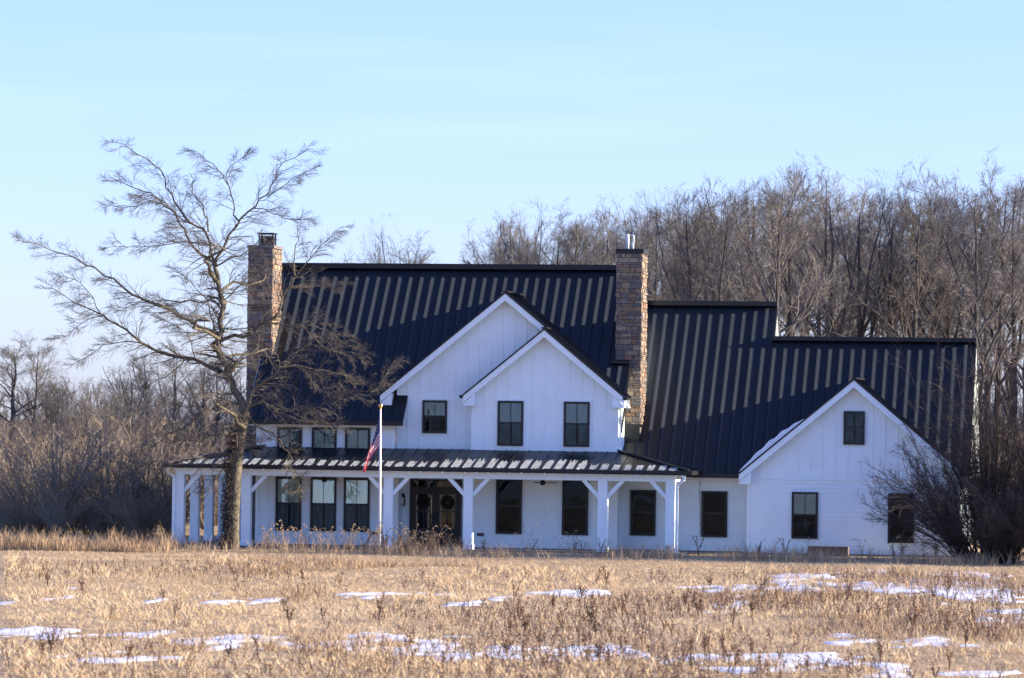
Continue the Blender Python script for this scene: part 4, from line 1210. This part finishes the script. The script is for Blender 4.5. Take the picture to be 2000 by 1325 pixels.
FOREST = [
(0.1,63.2,17.0,'n',2,3.94), (0.8,66.1,17.5,'n',5,1.98), (1.5,71.8,18.4,'n',5,2.63), (4.4,58.3,17.8,'n',0,1.54), (5.1,63.7,17.7,'n',4,1.70), (4.9,79.9,18.6,'n',4,0.45), 
(6.6,76.4,18.7,'n',3,1.41), (8.3,72.1,17.6,'n',1,5.52), (9.6,72.0,17.3,'n',2,2.35), (11.1,69.5,17.6,'n',4,4.97), (11.9,72.8,18.5,'n',2,0.76), (13.1,74.7,17.9,'n',5,0.77), 
(14.7,64.6,17.6,'n',5,4.16), (15.5,77.0,18.8,'n',4,4.98), (16.8,73.8,18.6,'n',5,0.68), (18.2,73.7,18.6,'n',2,3.54), (-3.6,93.8,17.4,'n',0,5.10), (-3.7,110.1,19.7,'n',5,0.03), 
(-0.4,86.1,17.7,'n',1,1.48), (0.5,95.1,19.5,'n',3,0.28), (1.6,97.2,19.4,'n',0,3.54), (3.1,99.6,18.4,'n',5,5.53), (4.6,102.5,18.9,'n',1,5.15), (5.2,111.7,19.7,'n',2,5.28), 
(7.3,107.8,18.0,'n',0,0.16), (9.1,99.1,18.8,'n',0,4.23), (10.0,106.9,19.9,'n',5,5.98), (12.8,83.9,17.2,'n',4,1.88), (14.1,84.7,17.9,'n',0,0.23), (15.0,86.5,18.2,'n',4,3.21), 
(15.6,108.2,19.9,'n',5,1.50), (18.2,83.3,18.8,'n',4,4.70), (-24.6,146.2,18.9,'f',4,0.38), (-24.5,150.0,19.8,'f',2,5.46), (-21.5,137.2,19.2,'f',1,5.20), 
(-19.1,131.1,19.0,'f',1,6.27), (-16.1,119.4,18.4,'f',5,1.57), (-19.3,148.7,20.0,'f',4,4.40), (-16.1,132.7,19.1,'f',3,1.59), (-15.6,137.1,19.5,'f',4,2.49), 
(-16.0,148.1,20.4,'f',2,3.50), (-14.2,141.0,20.2,'f',0,2.36), (-13.9,149.3,20.6,'f',1,6.11), (-9.1,118.4,19.0,'f',3,5.30), (-8.0,118.6,19.1,'f',1,2.61), 
(-7.1,119.9,19.4,'f',4,4.75), (-8.4,139.7,20.3,'f',5,5.80), (-7.7,141.6,20.9,'f',5,3.04), (-27.8,173.7,20.2,'f',5,2.52), (-24.5,166.0,20.0,'f',1,1.02), 
(-21.9,162.7,20.0,'f',3,4.70), (-20.5,170.8,20.8,'f',5,3.25), (-19.1,177.0,21.2,'f',3,3.68), (-16.0,175.7,21.8,'f',1,0.86), (-13.8,178.1,22.2,'f',1,0.92), 
(-9.3,165.2,21.8,'f',4,1.98), (-6.9,161.3,20.7,'f',1,5.35), (-4.2,165.3,21.8,'f',4,5.99), (-1.7,161.8,20.7,'f',2,4.22), (-0.1,165.8,21.9,'f',3,3.74), (2.2,168.5,21.2,'f',4,3.67), 
(4.0,179.3,22.5,'f',2,5.59), (7.2,178.3,21.7,'f',2,0.15), (9.8,162.1,21.5,'f',3,5.05), (11.8,177.8,22.3,'f',1,1.08), (14.8,164.6,21.5,'f',2,1.50), (-38.1,168.4,18.8,'f',3,4.86), 
(-33.7,153.1,19.0,'f',1,2.63), (-31.8,150.1,18.4,'f',5,3.01), (-47.0,93.6,9.2,'l',4,1.29), (-45.9,94.7,9.3,'l',4,5.24), (-40.3,93.8,7.2,'l',5,3.50), (-34.3,75.6,7.8,'l',3,6.23), 
(-37.1,90.9,8.5,'l',0,5.38), (-33.9,83.0,8.9,'l',3,4.92), (-31.3,78.5,8.6,'l',0,2.94), (-28.3,71.7,8.0,'l',1,5.60), (-28.3,77.2,7.7,'l',5,4.51), (-53.4,112.3,4.9,'l',5,0.43), 
(-65.2,156.2,4.5,'l',1,5.36), (-57.1,138.8,4.8,'l',1,5.59), (-50.3,118.6,5.0,'l',2,0.86), (-54.1,136.2,4.5,'l',4,4.43), (-54.3,140.6,5.7,'l',0,5.65), (-56.5,153.1,4.8,'l',2,1.07), 
(-48.9,127.6,5.2,'l',0,1.97), (-54.0,150.8,4.8,'l',3,0.57), (-53.8,156.1,4.8,'l',0,0.74), (-41.3,110.4,4.8,'l',2,5.24), (-41.1,112.5,5.7,'l',2,0.23), (-46.0,136.4,5.4,'l',3,3.64), 
(-48.3,148.8,6.2,'l',5,2.11), (-39.4,116.3,6.1,'l',0,2.10), (-47.9,158.7,6.2,'l',3,2.38), (-41.7,135.1,5.8,'l',0,1.32), (-38.7,127.6,5.3,'l',4,4.66), (-30.5,44.0,6.3,'l',3,2.45), 
(-29.6,43.2,6.5,'l',4,2.00), (-30.3,48.9,5.3,'l',2,0.48), (-28.2,44.5,6.6,'l',3,0.71), (-26.3,39.5,6.0,'l',4,5.71), (-28.2,50.1,5.2,'l',0,3.31), (-25.6,44.5,5.2,'l',5,2.35), 
(-26.2,50.6,6.0,'l',2,4.76), ]
BRUSH = [
(-21.6,5.0,1.3,2,0.95), (-31.9,39.5,2.0,2,3.26), (-22.7,8.7,1.4,2,2.96), (-27.6,25.7,2.3,0,4.68), (-21.9,7.7,1.9,1,3.09), (-29.0,31.8,1.7,0,2.17), (-20.5,3.2,1.1,2,1.24), (-24.9,18.6,4.5,1,0.90), (-21.7,8.5,1.5,1,1.88), (-22.5,11.8,2.5,1,2.79), (-21.1,7.4,1.2,0,0.96), (-23.6,15.7,2.1,2,1.79), (-20.6,7.0,1.8,1,6.15), (-24.3,19.6,3.2,2,2.34), (-21.0,9.7,1.6,0,2.71), (-21.1,8.9,4.0,1,2.98), (-21.0,9.8,1.2,2,1.40), (-21.5,12.3,2.5,1,1.79), (-20.6,9.5,1.4,1,2.35), (-23.9,21.5,2.9,1,5.07), (-18.6,4.0,1.9,1,4.69), (-19.0,5.3,4.3,2,0.06), (-18.9,5.8,1.5,0,3.95), (-26.4,31.9,4.4,0,3.37), (-20.0,10.6,1.5,0,5.97), (-27.0,36.0,2.0,0,1.28), (-18.7,6.9,1.5,1,2.23), (-20.3,12.5,4.2,1,6.15), (-18.8,8.5,1.6,0,3.08), (-29.1,46.2,5.0,0,0.08), (-18.6,8.2,2.1,1,5.68), (-20.0,14.3,3.0,0,3.79), (-17.3,5.2,1.1,0,2.83), (-18.6,9.9,4.5,1,1.55), (-18.2,9.2,1.2,1,2.63), (-26.4,39.5,4.2,1,2.13), (-18.2,9.6,1.5,0,2.70), (-17.2,5.9,3.9,2,6.25), (-17.0,7.0,1.3,0,5.73), (-21.2,22.6,3.5,2,1.55), (-17.6,9.6,1.6,0,4.67), (-26.6,43.6,4.7,1,3.20), (-16.7,7.3,1.4,1,3.47), (-15.9,4.1,2.5,1,0.10), (-16.2,6.6,2.0,0,0.11), (-17.6,11.5,3.9,2,0.38), (-15.0,3.1,2.1,1,2.94), (-15.9,6.6,3.3,2,4.74), (-16.3,9.0,2.1,2,3.24), (-19.5,21.5,1.8,1,3.26), (-14.5,2.9,1.7,0,1.84), (-21.9,31.4,3.9,0,4.29), (-15.6,9.3,1.8,2,0.64), (-19.7,24.5,4.8,1,2.79), (-14.2,4.7,1.3,1,5.04), (-17.8,19.2,2.6,1,1.78), (-15.0,7.9,2.2,2,0.98), (-15.0,8.0,4.3,1,0.88), (-47.1,88.8,3.5,0,2.59), (-50.6,103.8,4.0,0,5.20), (-49.6,101.1,3.4,2,3.85), (-40.1,72.3,4.0,0,1.99), (-36.7,62.1,4.4,2,3.45), (-36.7,63.4,4.3,1,0.79), (-43.9,90.0,3.5,2,4.73), (-43.7,92.8,3.8,1,0.64), (-40.9,84.0,3.6,2,0.48), (-38.3,77.5,4.5,0,3.23), (-38.9,80.6,4.4,2,2.81), (-41.2,91.9,4.0,1,5.78), (-36.6,76.2,4.2,0,4.11), (-40.0,91.4,4.8,1,1.99), (-40.2,93.6,3.9,1,1.35), (-32.9,69.1,3.8,0,5.93), (-40.2,99.3,3.6,1,3.83), (-39.9,100.2,3.8,2,1.77), (-33.0,75.4,4.7,0,2.62), (-39.3,102.9,4.7,1,6.16), (-28.7,63.2,4.7,0,3.11), (-29.9,69.3,4.8,0,4.63), (-34.1,88.3,4.1,2,3.30), (-28.7,68.8,3.7,2,3.97), (-31.6,84.4,4.3,0,3.96), (-31.7,86.4,3.9,0,5.92), (-26.7,66.8,4.7,2,0.44), (-33.2,96.8,4.7,1,6.18), (-33.7,103.4,4.6,1,1.68), (-16.4,14.8,2.7,2,3.51), (-20.0,30.4,2.2,0,1.48), (-19.4,29.0,1.8,0,0.91), (-18.4,25.7,2.6,2,1.12), (-19.3,30.5,2.3,1,4.24), (-15.9,17.3,2.5,2,0.05), (-18.3,28.3,3.1,1,0.34), (-16.8,23.2,3.2,2,1.11), (-17.8,28.4,2.6,0,4.07), (-17.0,25.7,3.0,0,5.49), (-18.7,33.9,2.7,0,3.29), (-14.0,14.8,3.1,0,3.36), (15.6,43.3,4.1,1,4.89), (16.0,41.9,3.2,1,2.45), (16.6,35.3,3.5,0,1.76), (17.1,33.4,5.2,0,0.72), (17.1,43.7,3.5,1,0.80), (17.5,43.7,5.0,1,5.89), (18.0,39.3,5.2,2,0.48), (18.3,44.9,3.5,0,0.05), (19.0,27.3,3.6,1,6.26), (19.4,24.6,6.2,1,1.54)]

NL = 0; NF = 1
TXT = {'n': ('tall bare grey tree in the dense wood behind the right wing', 'bare trees of the wood behind the right wing'),
       'f': ('distant bare tree in the hazy wood seen over the main roof ridge', 'bare trees of the farther wood over the main roof'),
       'l': ('small bare tree in the pale wood left of the big leaning tree', 'bare trees of the left wood')}
ORD = ['first', 'second', 'third', 'fourth', 'fifth', 'sixth', 'seventh', 'eighth', 'ninth', 'tenth', 'eleventh', 'twelfth', 'thirteenth', 'fourteenth', 'fifteenth', 'sixteenth', 'seventeenth', 'eighteenth', 'nineteenth', 'twentieth', 'twenty-first', 'twenty-second']
FOREST = FOREST[:16] + sorted(FOREST[16:], key=lambda q: (q[0] - 22.79) / (q[1] + 143.2))
for i, (x, y, h, kd, k, rz) in enumerate(FOREST):
    lab, grp = TXT[kd]
    if i < 16: lab = ORD[i] + ' from the left of the tall front row trees behind the right wing'
    elif kd == 'f' and y < 149.9 and 16 < NF + 16 < 32:
        lab = ORD[NF - 1] + ' from the left of the distant tree tops above the main roof ridge'; NF += 1
    elif kd == 'f' and x < -21 and y > 149: lab = 'one of the small distant trees above the roof ridge right of the left chimney'; grp = 'far trees right of the left chimney'
    elif kd == 'l' and y < 96: lab = ORD[NL] + ' from the left of the nearer bare trees of the left wood'; NL += 1
    wide = .95 if kd == 'n' else (.95 if kd == 'f' else 1.25)
    if kd == 'l' and y < 96 and x < -38 and NL < 2: wide = 1.9
    plant_tree(x, y, h, k, rz, wide, lab, grp)

def brush_proto(seed, spread, H_, n):
    rg = np.random.default_rng(seed)
    a = rg.random(n) * 6.283; l = rg.random(n) * spread
    P = np.empty((n, 7, 3)); L = H_ * (.55 + .5 * rg.random(n))
    for k in range(7):
        t = k / 6
        P[:, k, 0] = np.cos(a) * (.15 + l * L * t ** 1.3) + rg.normal(size=n) * .05 * t * H_ * .3
        P[:, k, 1] = np.sin(a) * (.15 + l * L * t ** 1.3) + rg.normal(size=n) * .05 * t * H_ * .3
        P[:, k, 2] = L * t * (1 - .18 * l * t) - .05
    Rr = np.tile(np.linspace(.035, .010, 7), (n, 1)) * (H_ / 4.)
    st = [tubes(P, Rr, 4)]
    A = spawn(rg, P, Rr, 7, .15, 1.0, .36, .6, 5, up=.05, wig=.18, rr=.55, rmin=.010)
    B = spawn(rg, *A, 5, .1, 1.0, .5, .6, 4, up=.03, wig=.2, rr=.6, rmin=.007, lmin=.2)
    C = spawn(rg, *B, 2, .1, 1.0, .6, .6, 3, up=.02, wig=.2, rr=.6, rmin=.006, lmin=.15)
    v, f = merge(st); w, g = merge([tubes(*A, 3), tubes(*B, 3), tubes(*C, 3)])
    return v, f, w, g
BR = []
for i in range(3):
    v, f, w, g = brush_proto(70 + i, .75, 4.0, 22)
    BR.append((np_mesh('stems', v, f, M['brush']), np_mesh('twigs', w, g, M['brush'])))
for x, y, h, k, rz in BRUSH:
    e = empty('bare_shrub', (x, y, 0), rz); s = h / 4.0; e.scale = (s * 1.15, s * 1.15, s)
    link(bpy.data.objects.new('stems', BR[k][0]), e); link(bpy.data.objects.new('twigs', BR[k][1]), e)
    if x < 0: tag(e, 'leafless brown shrub of the thicket left of the porch', 'shrub', 'shrubs of the left thicket')
    else: tag(e, 'leafless shrub at the wood edge behind the dark bush', 'shrub', 'shrubs at the right wood edge')
# dark spreading shrubs at the right end of the house
def fan_shrub(x, y, seed, n, az, tilt, L, label, group=None, r0=.03, dens=9):
    """many thin stems from one root; az: (mean, spread) heading, tilt: (min, max) lean from vertical, L: (min, max) length"""
    rg = np.random.default_rng(seed)
    a = az[0] + az[1] * (rg.random(n) * 2 - 1); th = tilt[0] + (tilt[1] - tilt[0]) * rg.random(n)
    Ls = L[0] + (L[1] - L[0]) * rg.random(n)
    N = 9; P = np.empty((n, N, 3))
    pos = np.stack([rg.normal(size=n) * .22, rg.normal(size=n) * .22, np.full(n, -.05)], 1)
    d = np.stack([np.cos(a) * np.sin(th * .55), np.sin(a) * np.sin(th * .55), np.cos(th * .55)], 1)
    tgt = np.stack([np.cos(a) * np.sin(th), np.sin(a) * np.sin(th), np.cos(th)], 1)
    for k in range(N):
        P[:, k] = pos
        d = d + .16 * (tgt - d) + .075 * rg.normal(size=d.shape); d /= np.linalg.norm(d, axis=1, keepdims=True)
        pos = pos + d * (Ls / (N - 1))[:, None]
    P[:, 1:, 2] = np.maximum(P[:, 1:, 2], .05)
    Rr = np.linspace(1, .22, N)[None] * (r0 * (.55 + .7 * rg.random((n, 1))))
    A = spawn(rg, P, Rr, dens, .18, 1.0, .30, .50, 6, up=.03, wig=.14, rr=.5, rmin=.009, rend=.4)
    B = spawn(rg, *A, 5, .1, 1.0, .50, .55, 4, up=.02, wig=.17, rr=.6, rmin=.0065, lmin=.22)
    C = spawn(rg, *B, 3, .1, 1.0, .60, .55, 3, up=.02, wig=.2, rr=.6, rmin=.005, lmin=.16)
    e = empty('dark_shrub', (x, y, 0)); tag(e, label, 'shrub', group)
    v, f = tubes(P, Rr, 5)
    o = link(bpy.data.objects.new('stems', np_mesh('stems', v, f, M['shrub'], smooth=True)), e); o['kind'] = 'stuff'
    v, f = merge([tubes(*A, 3), tubes(*B, 3), tubes(*C, 3)])
    o = link(bpy.data.objects.new('twigs', np_mesh('twigs', v, f, M['shrub'])), e); o['kind'] = 'stuff'
PI_ = math.pi
fan_shrub(17.4, -5.0, 301, 62, (PI_, 1.0), (.35, 1.45), (2.6, 5.2), 'wide dark leafless bush fanning out over the right end of the wing wall')
fan_shrub(18.0, -4.4, 302, 46, (PI_, 2.2), (.05, .62), (4.5, 8.2), 'tall dark leafless bush rising past the right wing eave')
fan_shrub(18.7, -6.2, 303, 90, (PI_, PI_), (.2, 1.25), (1.5, 3.4), 'low dense dark bush at the foot of the tall bush by the right wing', dens=12)
fan_shrub(20.3, -5.0, 304, 70, (PI_, PI_), (.1, .75), (3.0, 7.5), 'dense dark bush cut by the right picture edge', dens=11)
fan_shrub(20.4, -7.2, 308, 70, (PI_, PI_), (.2, 1.25), (1.5, 3.0), 'lowest dark bush in the bottom right corner of the thicket', dens=12)
for i, (x, y) in enumerate(((23.4, -6.5), (25.5, -3.5), (27.5, -6.0), (22.6, -3.0))):
    fan_shrub(x, y, 310 + i, 60, (PI_, PI_), (.1, .8), (2.5, 5.5), 'dark bush of the thicket that goes on beyond the right picture edge', 'bushes beyond the right edge', dens=10)
# small conifer in the left wood
cn = empty('conifer', (-50.6, 120, 0)); h = 4.4
m = MB(); m.tube([(0, 0, -.2), (0, 0, h)], [.14, .02], 6); m.build('trunk', M['wood_bark'], cn)
rg = np.random.default_rng(9); n = 2600
t = rg.random(n) ** .8; a = rg.random(n) * 6.283; rad = (1 - t) * 1.5 * (.25 + .75 * rg.random(n)) + .05
c = np.stack([np.cos(a) * rad, np.sin(a) * rad, .8 + t * (h - .8) - .25 * rad], 1)
d = np.stack([np.cos(a), np.sin(a), -.35 + .3 * rg.random(n)], 1) * .28; s = np.stack([-np.sin(a), np.cos(a), .4 * rg.normal(size=n)], 1) * .06
q = np.stack([c - s, c + s, c + d + s * .3, c + d - s * .3], 1).reshape(-1, 3)
link(bpy.data.objects.new('crown', np_mesh('crown', q, np.arange(len(q)).reshape(-1, 4), M['conifer'])), cn)
tag(cn, 'small dark conifer in the hazy left wood', 'tree')

# far-off wood that reads as one mass along the horizon
rg = np.random.default_rng(15)
n = 520
yy = rg.uniform(215, 330, n); dd = yy + 143.2
xx = 22.79 - dd * .36 + dd * .36 * rg.random(n)
hh = 4.5 + 3.5 * rg.random(n)
P = np.empty((n, 6, 3))
for k in range(6):
    P[:, k] = np.stack([xx + rg.normal(size=n) * .25 * k / 3, yy, hh * k / 5], 1)
Rr = np.tile(np.linspace(.16, .03, 6), (n, 1))
A = spawn(rg, P, Rr, 12, .12, 1.0, .38, .6, 4, up=.08, wig=.15, rr=.5, rmin=.035)
B = spawn(rg, *A, 5, .1, 1.0, .45, .6, 3, up=.05, wig=.15, rr=.5, rmin=.025)
v, f = merge([tubes(P, Rr, 4), tubes(*A, 3), tubes(*B, 3)])
o = link(bpy.data.objects.new('far_wood', np_mesh('far_wood', v, f, M['wood_twig'])))
tag(o, 'far pale bare wood along the left horizon', 'wood', kind='stuff')

# ------------------------------------------------------------------ porch fittings
def fan(x, y, z, a):
    t = empty('ceiling_fan', (x, y, z), a)
    m = MB(); m.tube([(0, 0, .05), (0, 0, .34)], .018, 6); m.build('downrod', M['trim_black'], t)
    m = MB(); m.tube([(0, 0, -.12), (0, 0, -.09), (0, 0, .02), (0, 0, .07)], [.05, .10, .10, .04], 12); m.build('motor', M['trim_black'], t)
    for k in range(3):
        an = k * 2 * math.pi / 3
        c, s = math.cos(an), math.sin(an)
        p = lambda r, w, z_: (c * r - s * w, s * r + c * w, z_)
        b = MB(); b.hexa([p(.09, -.03, -.03), p(.56, -.06, -.035), p(.56, .07, -.015), p(.09, .03, -.015),
                          p(.09, -.03, -.02), p(.56, -.06, -.025), p(.56, .07, -.005), p(.09, .03, -.005)])
        b.build('blade', M['trim_black'], t)
    return t
fan_group = 'ceiling fans under the porch roof'
tag(fan(1.52, -1.9, 2.56, .06), 'black three-blade ceiling fan hanging between the two tall dark porch windows', 'fan', fan_group)
tag(fan(-6.72, -1.9, 2.54, .5), 'black ceiling fan hanging in front of the middle window of the left porch trio', 'fan', fan_group)

def lantern(x, y, z):
    t = empty('wall_lantern', (x, y, z))
    m = MB(); m.box(-.05, .05, -.02, 0, -.10, .22); m.bar((0, -.01, .20), (0, -.11, .22), .02, .02); m.build('wall_bracket', M['trim_black'], t)
    f = MB()
    for sx in (-1, 1):
        for sy in (-1, 1):
            f.hexa([(sx * .065 - .010, -.11 + sy * .065 - .010, -.22), (sx * .065 + .010, -.11 + sy * .065 - .010, -.22), (sx * .065 + .010, -.11 + sy * .065 + .010, -.22), (sx * .065 - .010, -.11 + sy * .065 + .010, -.22),
                    (sx * .08 - .010, -.11 + sy * .08 - .010, .08), (sx * .08 + .010, -.11 + sy * .08 - .010, .08), (sx * .08 + .010, -.11 + sy * .08 + .010, .08), (sx * .08 - .010, -.11 + sy * .08 + .010, .08)])
    f.box(-.085, .085, -.195, -.025, -.25, -.22)
    f.build('lantern_frame', M['trim_black'], t)
    f = MB(); f.tube([(0, -.11, .08), (0, -.11, .14), (0, -.11, .2), (0, -.11, .24)], [.12, .08, .03, .02], 8); f.build('lantern_roof', M['trim_black'], t)
    g_ = MB(); g_.box(-.055, .055, -.165, -.055, -.215, .075); g_.build('glass', M['blind'], t)
    return t
tag(lantern(-4.13, .3, 1.80), 'black lantern on the white wall left of the dark double door', 'wall lamp', 'lanterns beside the front door')
tag(lantern(-1.66, .3, 1.80), 'black lantern right of the dark double door, half hidden by a porch post', 'wall lamp', 'lanterns beside the front door')
def wreath(x, label):
    t = empty('door_wreath', (x, .19, 1.70))
    m = MB(); rr = random.Random(int(x * 100))
    for k in range(170):
        a = rr.uniform(0, 6.283); r = rr.uniform(.06, .27)
        d = Vector((math.cos(a), 0, math.sin(a))); p = d * r
        q = p + Vector((rr.uniform(-.08, .08), -rr.uniform(.01, .07), rr.uniform(-.08, .08)))
        s = Vector((rr.uniform(-.02, .02), 0, rr.uniform(-.02, .02)))
        m.face([p + s, p - s, q])
    m.tube([(math.cos(i * .5236) * .19, -.01, math.sin(i * .5236) * .19) for i in range(13)], .075, 6, caps=False)
    m.build('greenery', M['wreath'], t)
    tag(t, label, 'wreath', 'wreaths on the front door')
wreath(-3.33, 'dark round wreath on the left leaf of the double door')
wreath(-2.42, 'dark round wreath on the right leaf of the double door')

def lights(pts, n, name_label, sag=.05):
    t = empty('string_lights', pts[0])
    o = Vector(pts[0]); P_ = [Vector(p) - o for p in pts]
    m = MB(); m.tube(P_, .007, 4, caps=False); m.build('wire', M['wire'], t)
    bulb = MB(); bulb.tube([(0, 0, 0), (0, 0, -.035)], .014, 5, mi=1); bulb.ball((0, 0, -.062), .030, 6, mi=0, sz=1.2)
    me = bulb.mesh('bulb', [M['bulb'], M['wire']])
    tot = sum((b - a).length for a, b in zip(P_[:-1], P_[1:]))
    rr = random.Random(5)
    for k in range(n):
        d = tot * (k + .5) / n
        for a, b in zip(P_[:-1], P_[1:]):
            l = (b - a).length
            if d <= l: p = a + (b - a) * (d / l); break
            d -= l
        bo = bpy.data.objects.new('bulb', me); bo.location = p; bo.rotation_euler = (rr.uniform(-.3, .3), rr.uniform(-.3, .3), 0); link(bo, t)
    tag(t, name_label, 'string lights')
lights([(-12.2, -3.76, 2.95), (-6, -3.76, 2.93), (0, -3.76, 2.95), (7.1, -3.76, 2.93)], 46, 'string of small clear bulbs clipped along the black porch gutter')
lights([(7.12, .54, 2.72), (7.10, .54, 2.2), (7.13, .54, 1.2), (7.12, .54, .62)], 7, 'dark cord with small bulbs hanging beside the wing wall window')

# weathered low box by the wing
bx = empty('wooden_box', (12.1, -1.6, -.08))
for k in range(3):
    m = MB(); m.box(-.73, .73, -.32, -.28, .03 + k * .14, .155 + k * .14); m.box(-.73, .73, .28, .32, .03 + k * .14, .155 + k * .14)
    m.box(-.73, -.69, -.278, .278, .03 + k * .14, .155 + k * .14); m.box(.69, .73, -.278, .278, .03 + k * .14, .155 + k * .14)
    m.build('board', M['oldwood'], bx)
m = MB(); m.box(-.70, .70, -.28, .28, .02, .36); m.build('filling', M['stalk'], bx)
tag(bx, 'low weathered wooden box in the grass under the wing wall', 'box')

# ------------------------------------------------------------------ flagpole and flag
fp_ = empty('flagpole', (-3.99, -5.0, 0))
m = MB(); m.tube([(0, 0, -.2), (-.01, 0, 2.6), (-.03, 0, 5.2)], [.052, .046, .034], 12); m.build('pole', M['alu'], fp_)
m = MB(); m.ball((-.03, 0, 5.29), .085, 12); m.tube([(-.03, 0, 5.18), (-.03, 0, 5.24)], .045, 10); m.build('finial', M['brass'], fp_)
m = MB(); m.tube([(.03, -.05, .9), (.03, -.05, 3), (.01, -.045, 5.15)], .006, 4); m.build('rope', M['fwhite'], fp_)
m = MB(); m.bar((0.0, -.06, .95), (0.03, -.06, 1.10), .025, .05); m.build('cleat', M['alu'], fp_)
tag(fp_, 'slim white flagpole with a gold ball in front of the porch', 'flagpole')
def flag():
    # hoist along the pole (s: 0 top .. 1 bottom), fly direction hangs down and folds
    nu, nv = 52, 39
    v = []; f = []; mi = []
    for j in range(nv + 1):
        s = j / nv
        for i in range(nu + 1):
            u = i / nu
            hx, hz = -.06, 4.95 - 1.16 * s
            L = 2.35 * u
            # drooping fly: falls mostly down, folds gather toward the pole
            ang = R(72) - R(16) * s
            x = hx - L * math.cos(ang) * (0.84 - .32 * s) * (1 - .15 * u)
            z = hz - L * math.sin(ang) * (0.93 - .48 * s)
            y = .10 * math.sin(u * 9.0 + s * 7.5) * (u ** .6) + .05 * math.sin(s * 15 + u * 4) * u
            x += .045 * math.sin(s * 11 + u * 3) * u
            v.append((x + 3.99 * 0, y - .02, z))
    for j in range(nv):
        for i in range(nu):
            a = j * (nu + 1) + i
            f.append((a, a + nu + 1, a + nu + 2, a + 1))
            st = j // 3
            m_ = 0 if st % 2 == 0 else 1
            if st < 7 and i < nu * .40:
                cu, cv = i / (nu * .40) * 11, j / 21 * 9
                star = (int(cu) % 2 == int(cv) % 2) and int(cu) < 11 and (i % 2 == 0) and (j % 2 == 0) and 0 < i < 20
                m_ = 1 if star else 2
            mi.append(m_)
    me = np_mesh('flag', v, f, [M['red'], M['fwhite'], M['blue']], smooth=True, midx=mi)
    o = bpy.data.objects.new('flag', me); o.location = (-3.99, -5.0, 0)
    link(o)
    tag(o, 'stars and stripes flag drooping from the white flagpole', 'flag')
flag()

# ------------------------------------------------------------------ snow left on the roofs, sunlight sheets on the porch roof
def roof_snow_and_sun():
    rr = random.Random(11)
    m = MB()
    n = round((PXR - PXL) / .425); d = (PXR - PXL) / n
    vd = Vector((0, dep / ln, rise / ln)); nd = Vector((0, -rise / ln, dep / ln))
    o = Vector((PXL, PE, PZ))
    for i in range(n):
        a, b_ = i * d + .05 + rr.uniform(.02, .10), (i + 1) * d - .02 - rr.uniform(0, .03)  # gap at the left imitates the seam's shadow
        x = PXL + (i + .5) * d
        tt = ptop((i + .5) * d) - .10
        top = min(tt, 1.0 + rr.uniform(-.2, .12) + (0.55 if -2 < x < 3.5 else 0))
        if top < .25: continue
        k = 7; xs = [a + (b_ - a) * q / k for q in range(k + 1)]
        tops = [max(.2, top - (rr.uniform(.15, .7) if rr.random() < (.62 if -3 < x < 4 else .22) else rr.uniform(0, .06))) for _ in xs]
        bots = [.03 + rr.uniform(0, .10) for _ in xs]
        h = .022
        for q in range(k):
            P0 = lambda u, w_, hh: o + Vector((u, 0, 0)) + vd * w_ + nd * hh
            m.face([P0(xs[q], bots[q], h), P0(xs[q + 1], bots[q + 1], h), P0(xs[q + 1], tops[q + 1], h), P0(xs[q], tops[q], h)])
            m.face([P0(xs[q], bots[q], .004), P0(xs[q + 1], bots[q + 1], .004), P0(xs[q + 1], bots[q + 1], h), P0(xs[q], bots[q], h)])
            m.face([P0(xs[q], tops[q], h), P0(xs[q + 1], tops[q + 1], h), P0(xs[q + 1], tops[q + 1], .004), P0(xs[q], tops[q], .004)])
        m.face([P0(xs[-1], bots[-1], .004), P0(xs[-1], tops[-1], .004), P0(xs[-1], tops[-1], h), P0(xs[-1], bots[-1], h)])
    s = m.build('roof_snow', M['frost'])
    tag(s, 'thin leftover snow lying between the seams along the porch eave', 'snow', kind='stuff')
    # drift on the left slope of the wing gable
    m = MB(); k = 26
    for q in range(k):
        def ring(t):
            x = 8.72 + 2.35 * t
            zr = 6.50 - .838 * (12.9 - x) + .04
            th = .22 * math.sin(math.pi * min(1, t * 1.02)) ** .7 + .035 * math.sin(t * 31) * math.sin(math.pi * t)
            th = max(th, .005)
            return [Vector((x, -.70, zr)), Vector((x - .04, -.66, zr + th * .75)), Vector((x - .05, -.30, zr + th)), Vector((x, .55, zr + th * .3)), Vector((x, .75, zr))]
        r0, r1 = ring(q / k), ring((q + 1) / k)
        for w_ in range(4): m.face([r0[w_], r1[w_], r1[w_ + 1], r0[w_ + 1]], 0, True)
    s = m.build('roof_snow', M['snow'])
    tag(s, 'white snow drift left on the low left slope of the wing gable', 'snow', kind='stuff')
roof_snow_and_sun()
